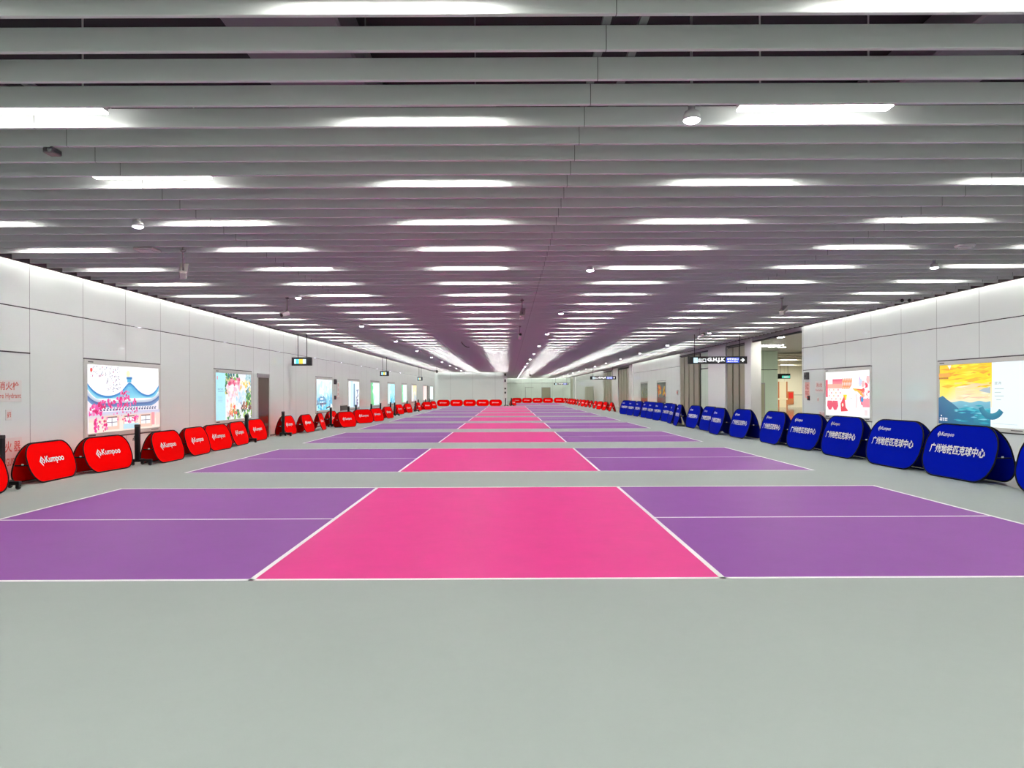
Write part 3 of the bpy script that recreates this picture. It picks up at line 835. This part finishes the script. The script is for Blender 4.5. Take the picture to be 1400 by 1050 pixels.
def pic_towers(p):
    p.grad(0, 1, 0, 1, lin(225, 246, 252), W_); p.rect(.2, .42, 0, 1, lin(205, 242, 250))
    p.rect(.46, .60, .02, .92, lin(70, 130, 165)); p.rect(.48, .52, .02, .92, lin(120, 180, 205))
    p.blobs(24, (.74, .90, .05, .7), (.04, .08), [lin(95, 110, 150), lin(140, 140, 180), lin(40, 50, 90)])
def pic_plain(a, b, c, d):
    def f(p):
        p.grad(0, 1, 0, 1, a, b)
        p.poly([(0, 0), (.34, 0), (.26, 1), (0, 1)], [c, c, c, c])
        p.blobs(14, (.3, 1, 0, .35), (.06, .16), [d, b, a]); p.blobs(10, (.2, .8, .5, .95), (.05, .14), [b, W_])
    return f
def pic_mountain(p):
    yl, og = lin(255, 232, 10), lin(250, 188, 12)
    p.rect(0, 1, 0, 1, lin(240, 250, 252)); e = .655
    p.grad(0, e, .30, .70, lin(250, 240, 215), lin(253, 225, 120)); p.grad(0, e, .70, 1, yl, lin(252, 205, 10))
    p.poly([(0, .38), (.22, .42), (.2, .72), (0, .78)], [lin(252, 236, 120), lin(252, 240, 190), yl, yl])
    for k in range(60):
        u, v = random.uniform(0, e - .02), random.uniform(.60, .98); w, h = random.uniform(.08, .26), random.uniform(.008, .03)
        u2 = min(e, u + w); c = random.choice([og, yl, lin(255, 215, 10), lin(245, 165, 20), lin(255, 240, 60)])
        p.poly([(u, v), ((u + u2) / 2, v - h), (u2, v + .012), ((u + u2) / 2, v + h)], c)
    p.rect(0, .13, .76, .79, lin(190, 120, 30)); p.rect(0, .15, .80, .86, lin(240, 170, 60)); p.poly([(.12, .99), (.15, .92), (.17, .99)], W_)
    for k in range(26):
        u, v = random.uniform(.2, e - .02), random.uniform(.42, .66); u2 = min(e, u + random.uniform(.1, .25)); h = random.uniform(.01, .03)
        p.poly([(u, v), ((u + u2) / 2, v - h), (u2, v + .01), ((u + u2) / 2, v + h)], random.choice([lin(250, 222, 165), lin(253, 240, 205), lin(250, 232, 180), lin(240, 205, 170)]))
    p.poly([(.52, .56), (e, .52), (e, .62), (.58, .60)], lin(175, 190, 200))
    se = [(0, .36), (.2, .37), (.3, .395), (.42, .37), (.52, .40), (.60, .385), (e, .40)]
    p.band(curve(se), [(u, 0) for u, v in curve(se)], lin(120, 190, 212), lin(10, 120, 150))
    p.band([(u, .28 + .02 * math.sin(u * 20)) for u in [i * e / 20 for i in range(21)]], [(i * e / 20, 0) for i in range(21)], lin(40, 165, 190), lin(8, 110, 140))
    mt = [(0, .44), (.03, .455), (.055, .475), (.08, .455), (.12, .41), (.18, .36), (.24, .30), (.28, .255), (.36, .245), (.44, .225), (.46, .21), (.46, 0), (0, 0)]
    p.poly(mt, [lin(28, 110, 150)] * 11 + [lin(14, 120, 150), lin(10, 80, 130)])
    for k in range(34):
        u, v = random.uniform(.2, e - .03), random.uniform(.03, .34); u2 = min(e, u + random.uniform(.04, .18))
        p.poly([(u, v), ((u + u2) / 2, v - .01), (u2, v + .004), ((u + u2) / 2, v + .014)], random.choice([lin(20, 160, 180), lin(70, 195, 210), lin(10, 120, 160), lin(120, 205, 220)]))
    for cx, cy in [(.04, .125), (.025, .08), (.045, .08), (.07, .08), (.095, .08), (.115, .08), (.025, .05), (.045, .05), (.07, .05), (.095, .05), (.115, .05)]:
        p.rect(cx, cx + .014, cy, cy + .022, W_)
    p.text('亚洲', .71, .78, .655, .70, lin(120, 150, 150))
    for k in range(4): p.rect(.71 + (.02 if k == 3 else 0), .81 - .03 * (k % 2), .585 - k * .055, .595 - k * .055, lin(185, 205, 205))
    p.rect(.69, .95, .055, .06, lin(190, 210, 212))
    n, c0 = 14, (.675, .375)
    up = [(c0[0] + .10 * math.cos(math.radians(a)), c0[1] + .165 * math.sin(math.radians(a))) for a in [200 + 128 * i / n for i in range(n + 1)]]
    lo = [(c0[0] + .155 * math.cos(math.radians(a)), c0[1] + .262 * math.sin(math.radians(a))) for a in [200 + 128 * i / n for i in range(n + 1)]]
    p.band(up, lo, lin(40, 140, 165), lin(10, 110, 145))
def pic_toys(p):
    p.rect(0, 1, 0, 1, W_)
    rd, pk, og = lin(235, 85, 110), lin(250, 150, 165), lin(250, 170, 90)
    p.rect(0, .05, .42, .82, rd); p.grad(.17, .40, .66, .83, lin(250, 165, 165), lin(235, 75, 115)); p.rect(.05, .40, .62, .72, lin(250, 175, 155))
    for a in range(6):
        for b in range(4):
            if (a + b) % 2: p.rect(.07 + a * .055, .105 + a * .055, .36 + b * .07, .40 + b * .07, random.choice([lin(250, 200, 190), lin(252, 215, 170), lin(245, 175, 180)]))
    for k in range(9):
        u = .40 + k * .025
        p.poly([(u, .60), (u + .012, .60), (u + .037, .84), (u + .025, .84)], og); p.poly([(u + .025, .60), (u + .037, .60), (u + .012, .84), (u, .84)], lin(240, 120, 70))
    for u in (.11, .24):
        p.poly([(u - .06, .34), (u + .06, .34), (u + .075, .22), (u + .03, .13), (u - .03, .13), (u - .07, .22)], rd)
    p.poly([(.43, .48), (.52, .48), (.50, .36), (.45, .36)], lin(255, 225, 30)); p.poly([(.37, .28), (.46, .46), (.49, .2), (.55, .12), (.38, .10)], lin(235, 70, 80)); p.disc(.42, .25, .04, lin(250, 240, 220))
    p.blobs(26, (.80, 1, .30, .82), (.03, .09), [pk, rd, lin(252, 190, 190), W_]); p.rect(.86, 1, .22, .40, pk)
    p.poly([(.55, .08), (.50, .35), (.56, .58), (.68, .78), (.84, .70), (.80, .40), (.86, .06)], W_)
    p.poly([(.78, .72), (.80, .88), (.84, .72)], lin(205, 150, 225)); p.blobs(8, (.76, .88, .66, .78), (.03, .06), [lin(190, 225, 245), lin(225, 205, 245)])
    p.poly([(.64, .62), (.86, .60), (.88, .54), (.70, .56)], lin(255, 200, 60)); p.poly([(.72, .60), (.88, .60), (.85, .50), (.80, .46), (.84, .55)], lin(240, 90, 60)); p.poly([(.74, .56), (.86, .44), (.88, .46), (.80, .58)], lin(255, 185, 70))
    p.disc(.85, .38, .055, lin(30, 150, 215)); p.disc(.62, .40, .012, lin(140, 120, 130))
    p.poly([(.71, .5), (.73, .4), (.72, .2), (.735, .2), (.745, .4), (.725, .5)], lin(246, 190, 190)); p.rect(.9, .96, .04, .16, lin(240, 225, 225))
def pic_lantern(p):
    p.rect(0, 1, 0, 1, lin(70, 88, 80)); p.rect(0, 1, 0, .22, lin(95, 105, 100))
    p.blobs(30, (.05, .95, .32, .80), (.06, .14), [lin(250, 170, 40), lin(255, 205, 80), lin(235, 120, 30), lin(120, 90, 50)]); p.blobs(8, (.1, .5, .6, .85), (.06, .12), [lin(190, 80, 50), lin(235, 130, 60)])
def pic_dim(p):
    p.grad(0, 1, 0, 1, lin(120, 130, 95), lin(82, 95, 88)); p.rect(0, 1, 0, .04, lin(60, 66, 60)); p.blobs(12, (.1, .9, .2, .7), (.06, .14), [lin(120, 135, 120), lin(135, 130, 90)])

def lightbox(wall, yc, w, label, pic, z0=0.79, h=1.575, screen='screen', cat='backlit poster'):
    x, rz = (WL, 90) if wall == 'L' else (WR, -90)
    t = thing('poster_lightbox', label, cat, (x, yc, 0), rz, 'posters of the red banner wall' if wall == 'L' else 'posters of the blue banner wall')
    f = 0.105
    for a, b, c, d_ in ((-w / 2 - f, w / 2 + f, z0 - f, z0), (-w / 2 - f, w / 2 + f, z0 + h, z0 + h + f), (-w / 2 - f, -w / 2, z0, z0 + h), (w / 2, w / 2 + f, z0, z0 + h)):
        MB().cbox(a, b, -0.03, 0.0, c, d_, 0.005).build('frame_rail', M['frame'], t)
    MB().box(-w / 2 - f, w / 2 + f, -0.012, 0.0, z0 + h + f, z0 + h + f + 0.03).build('shadow_gap', M['dark'], t)
    MB().box(-w / 2 - f, w / 2 + f, -0.012, 0.0, z0 - f - 0.03, z0 - f).build('shadow_gap', M['dark'], t)
    p = Pic(w, h); pic(p)
    o = p.mb.build('screen', M[screen], t); o.location = (0, -0.012, z0)
    n = MB()
    n.box(-w / 2 + 0.02, -w / 2 + 0.30, -0.032, -0.03, z0 - 0.065, z0 - 0.03)
    n.build('name_strip', M['greytext'], t)
    MB().box(w / 2 - 0.42, w / 2 - 0.04, -0.032, -0.03, z0 - 0.06, z0 - 0.04).build('name_strip', M['greytext'], t)
    MB().box(-w / 2 + 0.02, -w / 2 + 0.22, -0.032, -0.03, z0 + h + 0.04, z0 + h + 0.065).build('name_strip', M['greytext'], t)
    return t
lightbox('L', 17.24, 3.20, 'backlit poster of a blue palace roof and pink blossom, nearest on its wall', pic_palace)
lightbox('L', 24.05, 3.1, 'backlit poster of pink and cream flowers with a pale blue margin', pic_flowers)
lightbox('L', 35.85, 3.1, 'pale cyan backlit poster of a misty city, past the hanging clock-like sign', pic_city)
lightbox('L', 42.7, 3.0, 'white backlit poster with two dark blue towers', pic_towers)
lightbox('L', 49.5, 3.2, 'backlit poster with a bright green edge stripe, nearer of the two green ones', pic_plain(lin(215, 250, 248), lin(235, 252, 252), lin(90, 215, 140), lin(190, 240, 240)))
lightbox('L', 56.35, 3.3, 'light blue backlit poster between the two green-striped ones', pic_plain(lin(120, 225, 245), lin(190, 245, 252), lin(215, 250, 252), lin(20, 180, 210)))
lightbox('L', 63.3, 3.1, 'backlit poster with a green stripe, farther of the two green ones', pic_plain(lin(215, 246, 236), lin(230, 250, 244), lin(120, 220, 165), lin(180, 235, 215)))
lightbox('L', 69.9, 3.6, 'backlit poster with a yellow upper half, deep along the red banner wall', pic_plain(lin(170, 190, 205), lin(250, 225, 160), lin(240, 246, 250), lin(130, 160, 180)))
lightbox('L', 79.0, 3.2, 'pale pink backlit poster beside the narrow dark door', pic_plain(lin(252, 225, 222), lin(252, 215, 212), lin(250, 205, 200), lin(245, 190, 185)))
lightbox('L', 85.8, 3.2, 'pale mint backlit poster, last before the end wall corner', pic_plain(lin(215, 246, 246), lin(225, 250, 250), lin(235, 250, 250), lin(190, 235, 235)))
lightbox('R', 17.42, 3.12, 'backlit poster of yellow sky, teal mountain and sea with white text panel', pic_mountain)
lightbox('R', 24.22, 3.15, 'backlit poster of red and pink toys on white', pic_toys)
lightbox('R', 53.55, 3.1, 'dark glazed poster case with a glowing orange picture', pic_lantern, screen='paper', cat='poster case')
lightbox('R', 60.3, 3.1, 'dark grey empty poster case beside the orange one', pic_dim, screen='paper', cat='poster case')
t = thing('wall_cabinet', 'pale brown steel cabinet doors on the far wall beyond the gates', 'cabinet', (WR, 101.5, 0), -90)
for a in (-5.2, -1.7, 1.8):
    MB().cbox(a, a + 3.4, -0.05, 0, 0.1, 2.4, 0.01).build('cabinet_door', M['steel'], t)

# ------------------------------------------------------------------ hanging signs
def rods(t, xs, z0, z1):
    for x in xs:
        MB().tube([(x, 0, z0), (x, 0, z1)], 0.016, 6).build('hanger_rod', M['blackpaint'], t)
def direction_sign(X, Y, label, w=2.64, h=0.33, zb=2.905, back=True):
    t = thing('direction_sign', label, 'sign', (X, Y, 0), 0, 'direction signs of the blue banner side')
    MB().cbox(-w / 2, w / 2, -0.06, 0.06, zb, zb + h, 0.008).build('sign_box', M['signblack'], t)
    rods(t, (-w / 2 + 0.30, w / 2 - 0.32), zb + h, 5.2)
    for side in ((-1, 1) if back else (-1,)):
        y = side * 0.063
        def pl(x, z): return ((x if side < 0 else -x), y, zb + z)
        def quad(mb, a, b, c, d_, dy=0.0):
            q = [pl(a, c), pl(b, c), pl(b, d_), pl(a, d_)]
            mb.add([(v[0], v[1] + side * dy, v[2]) for v in q], [(0, 1, 2, 3)])
        m1 = MB(); quad(m1, -1.08, -0.90, 0.05, 0.28); m1.build('exit_symbol_field', M['signcyan'], t)
        m2 = MB(); put_text(m2, '出口', -0.88, -0.52, 0.07, 0.25, pl, 0.02); put_text(m2, 'G.H.J.K', -0.46, 0.34, 0.06, 0.275, pl, 0.045)
        q = [pl(0.42 + 0.60 + a, b) for a, b in ((0, .148), (.10, .148), (.06, .09), (.11, .09), (.19, .165), (.11, .24), (.06, .24), (.10, .182), (0, .182))]
        m2.build('lettering', M['signwhite'], t)
        MB().add(q, [(0, 1, 7, 8), (1, 2, 3, 4), (1, 4, 7), (7, 4, 5, 6)]).build('arrow', M['signwhite'], t)
        m3 = MB(); quad(m3, 0.38, 0.96, 0.05, 0.28); m3.build('blue_field', M['signblue'], t)
        m4 = MB(); put_text(m4, '地铁站出口', 0.42, 0.92, 0.16, 0.26, lambda a, b: (pl(a, b)[0], y + side * 0.004, pl(a, b)[2]), 0.02); put_text(m4, 'Metro Exit', 0.44, 0.90, 0.075, 0.135, lambda a, b: (pl(a, b)[0], y + side * 0.004, pl(a, b)[2]), 0.015)
        m4.build('small_lettering', M['signwhite'], t)
    return t
direction_sign(9.36, 31.1, 'black hanging sign reading G.H.J.K with a white arrow, by the corridor opening')
direction_sign(9.68, 71.0, 'black hanging direction sign with lit letters, second down the blue banner side')
direction_sign(9.6, 126.0, 'small distant direction sign hanging in the far bay')
def ad_sign(X, Y, w, label):
    t = thing('hanging_display', label, 'sign', (X, Y, 0), 0, 'hanging displays of the red banner side')
    zb, h = 2.86, 0.36
    MB().cbox(-w / 2, w / 2, -0.07, 0.07, zb, zb + h, 0.01).build('sign_box', M['signblack'], t)
    rods(t, (-w * 0.2, w * 0.24), zb + h, 5.2)
    a = -w * 0.36
    for k, (m_, b) in enumerate((('signcyan', 0.07), ('signcy2', 0.13), ('signamber', 0.17), ('signcyan', 0.13))):
        b *= w / 0.87
        MB().box(a, a + b, -0.074, -0.07, zb + 0.08, zb + 0.28).build('display_field', M[m_], t); a += b
ad_sign(-8.9, 30.0, 0.87, 'black hanging display with cyan and amber panels, nearest on the red banner side')
ad_sign(-8.9, 50.0, 0.64, 'small black hanging display halfway down the red banner side')
ad_sign(-8.95, 70.5, 0.52, 'tiny black hanging display near the end of the red banner side')

# ------------------------------------------------------------------ wall signs and devices
def plate_sign(wall, yc, zc, w, h, label, lines, plate='plate', ink='redprint', cat='sign', name='wall_sign', th=0.012):
    x, rz = (WL, 90) if wall == 'L' else (WR, -90)
    t = thing(name, label, cat, (x, yc, 0), rz)
    MB().cbox(-w / 2, w / 2, -th, 0, zc - h / 2, zc + h / 2, 0.003).build('plate', M[plate], t)
    tx = MB()
    for body, a, b, c, d_, bold in lines:
        put_text(tx, body, a * w, b * w, zc + c * h, zc + d_ * h, lambda p, q: (p, -th - 0.001, q), bold)
    if lines: tx.build('lettering', M[ink], t)
    return t
plate_sign('L', 13.2, 1.755, 0.70, 0.42, 'red lettered fire hydrant sign at the near end of the red banner wall', [('消火栓', -.39, .39, .04, .42, .02), ('Fire Hydrant', -.46, .46, -.40, -.10, .012)])
plate_sign('L', 13.2, 1.30, 0.16, 0.20, 'small red pictogram plate under the hydrant sign', [('阀', -.30, .30, -.30, .30, .02)])
plate_sign('L', 13.19, 0.55, 0.74, 0.62, 'red lettered extinguisher sign low on the hydrant panel', [('灭 火 器', -.44, .44, .06, .40, .02), ('EXTINGUISHER', -.44, .44, -.36, -.12, .02)], th=0.006)
plate_sign('R', 26.35, 1.82, 0.72, 0.45, 'faint framed hydrant plate beside the toy poster', [('消火栓', -.34, .34, .0, .36, .015), ('Fire Hydrant', -.40, .40, -.38, -.16, .01)])
plate_sign('R', 26.45, 1.35, 0.16, 0.18, 'tiny red pictogram plate below the faint hydrant plate', [('阀', -.30, .30, -.30, .30, .02)])
plate_sign('R', 27.42, 1.72, 0.42, 0.62, 'pale pink notice plate near the corridor edge', [('火警', -.36, .36, .02, .36, .02), ('FIRE', -.36, .36, -.34, -.08, .02)], plate='pinkplate')
plate_sign('R', 26.1, 0.72, 0.6, 0.42, 'red lettered plate half hidden behind the blue banners', [('灭火器', -.40, .40, -.1, .36, .02)])
def device(wall, yc, zc, w, h, d_, label, m1, m2, name='alarm_device', cat='alarm'):
    x, rz = (WL, 90) if wall == 'L' else (WR, -90)
    t = thing(name, label, cat, (x, yc, 0), rz)
    MB().cbox(-w / 2, w / 2, -d_, 0, zc - h / 2, zc + h / 2, 0.008).build('device_case', M[m1], t)
    MB().lathe([(w * 0.3, -d_ - 0.015), (w * 0.32, -d_)], (0, 0, zc), 12, 'y').build('device_lens', M[m2], t)
device('R', 27.35, 2.27, 0.22, 0.28, 0.12, 'black sounder above the pink notice plate', 'camdark', 'dark')
device('R', 27.25, 1.40, 0.14, 0.18, 0.06, 'dark call point below the pink notice plate', 'camdark', 'redpaint')
device('L', 37.95, 2.28, 0.26, 0.28, 0.12, 'black sounder beside the misty city poster', 'camdark', 'dark')
device('L', 38.0, 1.42, 0.18, 0.22, 0.08, 'dark call point low beside the misty city poster', 'camdark', 'redpaint')
device('R', 48.35, 1.6, 0.3, 0.36, 0.05, 'small red alarm plate beside the steel gate', 'lintel', 'redpaint')
plate_sign('L', 38.75, 1.85, 0.5, 0.85, 'vertical red lettered plate past the misty city poster', [('消', -.25, .25, .2, .45, .02), ('火', -.25, .25, -.12, .13, .02), ('栓', -.25, .25, -.45, -.2, .02)])
t = thing('wall_grille', 'dark ventilation grille low on the wall past the misty city poster', 'grille', (WL, 40.1, 0), 90)
MB().box(-0.85, 0.85, -0.02, 0, 0.66, 0.94).build('grille_slat', M['grille'], t)
MB().cbox(-0.9, 0.9, -0.03, 0, 0.94, 0.99, 0.004).build('grille_frame', M['frame'], t)
MB().cbox(-0.9, 0.9, -0.03, 0, 0.61, 0.66, 0.004).build('grille_frame', M['frame'], t)
t = thing('exit_sign', 'green lit exit sign hanging in the side corridor', 'sign', (24.6, 62.0, 0))
MB().cbox(-0.55, 0.55, -0.05, 0.05, 2.75, 3.2, 0.01).build('sign_box', M['signblack'], t)
MB().box(-0.2, 0.52, -0.056, -0.05, 2.80, 3.02).build('lit_field', M['exitgreen'], t)
tx = MB(); put_text(tx, '出口', -0.02, 0.36, 2.83, 3.0, lambda p, q: (p, -0.058, q), 0.02); tx.build('lettering', M['signwhite'], t)
rods(t, (-0.35, 0.35), 3.2, 4.25)
t = thing('fire_cabinet', 'red fire hose cabinet on the corridor end wall', 'cabinet', (28.4, 69.99, 0))
MB().cbox(-0.3, 0.3, -0.12, 0, 0.3, 1.6, 0.01).build('cabinet_case', M['wood'], t)
MB().box(-0.22, 0.22, -0.13, -0.12, 0.9, 1.5).build('cabinet_door', M['redpaint'], t)

# ------------------------------------------------------------------ ceiling devices
def cctv(X, Y, drop, label, shell, rz, L=0.26, r=0.055, tilt=-18):
    t = thing('security_camera', label, 'camera', (X, Y, CEIL), rz, 'security cameras')
    MB().lathe([(0.05, 0.02), (0.05, 0.0), (0.02, -0.02)], (0, 0, 0), 14).build('mount_plate', M['pole'], t)
    MB().tube([(0, 0, 0.985), (0, 0, -drop)], 0.013, 8).build('stem', M['pole'], t)
    MB().tube([(0, 0, -drop + 0.01), (0, 0.0, -drop - 0.02), (0, -0.05, -drop - 0.05)], 0.018, 8).build('swivel', M['pole'], t)
    h = MB().cbox(-r, r, -L, 0.06, -r, r, 0.012).build('camera_housing', M[shell], t)
    h.location = (0, -0.02, -drop - 0.05 - r); h.rotation_euler = (math.radians(-tilt), 0, 0)
    MB().lathe([(r * 0.8, -L - 0.012), (r * 0.85, -L)], (0, 0, 0), 14, 'y').build('lens', M['dark'], h)
    MB().box(-r * 1.15, r * 1.15, -L - 0.04, 0.04, r, r + 0.008).build('sun_shield', M[shell], h)
    return t
cctv(-5.75, 12.3, 0.30, 'pinkish white security camera on a ceiling stem, nearest to the red banner wall', 'camwhite', 200, 0.34, 0.06, 30)
cctv(-5.88, 18.5, 0.30, 'white security camera with a dark face over the first red banners', 'camwhite', -25, 0.2, 0.055)
cctv(0.39, 19.15, 0.33, 'pale security camera on a stem over the hall centre, nearer of two', 'camwhite', 172, 0.3, 0.06, 38)
cctv(0.45, 26.9, 0.30, 'white security camera with a dark face, farther of two over the hall centre', 'camwhite', 5, 0.22, 0.06, 25)
cctv(7.45, 18.9, 0.28, 'pale security camera on a stem over the blue banners', 'camwhite', 140, 0.3, 0.06, 28)
cctv(7.78, 28.3, 0.20, 'dark-faced security camera beside the G.H.J.K sign', 'camwhite', 40, 0.24, 0.06, 25)
cctv(-7.0, 68.0, 0.35, 'tiny dark security camera deep over the red banner side', 'camdark', 10, 0.3, 0.08)
cctv(2.6, 84.0, 0.35, 'tiny dark security camera deep over the hall centre', 'camdark', 10, 0.3, 0.08)
t = thing('ceiling_sensor', 'small dark box sensor clipped under the sixth baffle on the red side', 'sensor', (-4.63, 7.067, CEIL))
MB().tube([(0, 0, 0.0), (0, 0, -0.02)], 0.018, 8).build('sensor_stem', M['camdark'], t)
MB().cbox(-0.055, 0.06, -0.07, 0.07, -0.08, -0.02, 0.01).build('sensor_box', M['camdark'], t)
MB().lathe([(0.02, -0.078), (0.024, -0.07)], (0.02, 0, -0.05), 12, 'y').build('sensor_lens', M['runner'], t)
def dome(X, Y, label, r=0.14, name='ceiling_dome', cat='ceiling device', m_='housing'):
    t = thing(name, label, cat, (X, Y, CEIL))
    MB().lathe([(r, 0.0), (r, -0.03), (r * 0.9, -0.05)], (0, 0, 0), 20).build('dome_rim', M[m_], t)
    MB().lathe([(r * 0.75, -0.05), (r * 0.6, -0.075), (r * 0.25, -0.09)], (0, 0, 0), 20).build('dome_cover', M['whitetag'], t)
dome(-8.55, 35.2, 'bright white ceiling dome near the cyan poster, nearer of the pair', 0.2)
dome(-8.5, 37.4, 'bright white ceiling dome near the cyan poster, farther of the pair', 0.2)
dome(7.9, 12.0, 'flat pale ceiling dome over the second blue banner', 0.16)
t = thing('wireless_access_point', 'flat white square box under the baffles over the first red banners', 'access point', (-6.25, 12.05, CEIL))
MB().cbox(-0.17, 0.17, -0.16, 0.16, -0.045, 0.0, 0.012).build('device_shell', M['camwhite'], t)
MB().cbox(-0.12, 0.12, -0.11, 0.11, -0.055, -0.045, 0.004).build('device_cover', M['whitetag'], t)
t = thing('ceiling_sensor', 'small white twin-eyed sensor over the toy poster wall', 'sensor', (11.0, 19.3, CEIL))
MB().cbox(-0.2, 0.2, -0.08, 0.08, -0.07, 0, 0.012).build('sensor_box', M['housing'], t)
for x in (-0.1, 0.1):
    MB().lathe([(0.045, -0.1), (0.05, -0.08)], (x, 0, -0.035), 12, 'y').build('sensor_lens', M['dark'], t)
t = thing('loose_cable', 'loose black cable end dangling from the baffles over the pink strips', 'cable', (-2.35, 34.80, CEIL))
MB().tube([(0, 0, 0.005), (0.06, 0, -0.1), (0.16, -0.02, -0.2), (0.29, -0.02, -0.27), (0.42, 0, -0.27)], 0.016, 6).build('cable_sheath', M['black'], t)
# round downlights hanging under the baffles
spot0 = None
def downlight(X, Y, label, group):
    global spot0
    if spot0 is None:
        t = thing('round_downlight', label, 'ceiling light', (X, Y, CEIL), 0, group)
        MB().lathe([(0.012, 0.985), (0.012, 0.13), (0.03, 0.12), (0.03, 0.01), (0.062, 0.0), (0.075, -0.03), (0.078, -0.075)], (0, 0, 0), 20).build('downlight_can', M['housing'], t)
        MB().lathe([(0.02, -0.100), (0.052, -0.096), (0.070, -0.086), (0.074, -0.076)], (0, 0, 0), 20).build('downlight_lens', M['spot'], t)
        spot0 = (t, tree_of(t))
    else:
        t = copy_tree(*spot0); t.location = (X, Y, CEIL); tag(t, label, 'ceiling light', group)
for i in range(16):
    y = 6.25 + 7.75 * i
    downlight(1.66, y, 'round bright downlight over the pink strips, %s in its line from the near end' % nth(i + 1), 'downlights over the pink strips')
for i in range(11):
    downlight(-5.4, 10.15 + 7.75 * i, 'round bright downlight over the purple strips, red side, %s in its line' % nth(i + 1), 'downlights of the red side')
for i in range(14):
    if i == 1: continue
    downlight(8.5, 13.85 + 7.75 * i, 'round bright downlight over the blue banners, %s in its line' % nth(i + 1), 'downlights of the blue side')
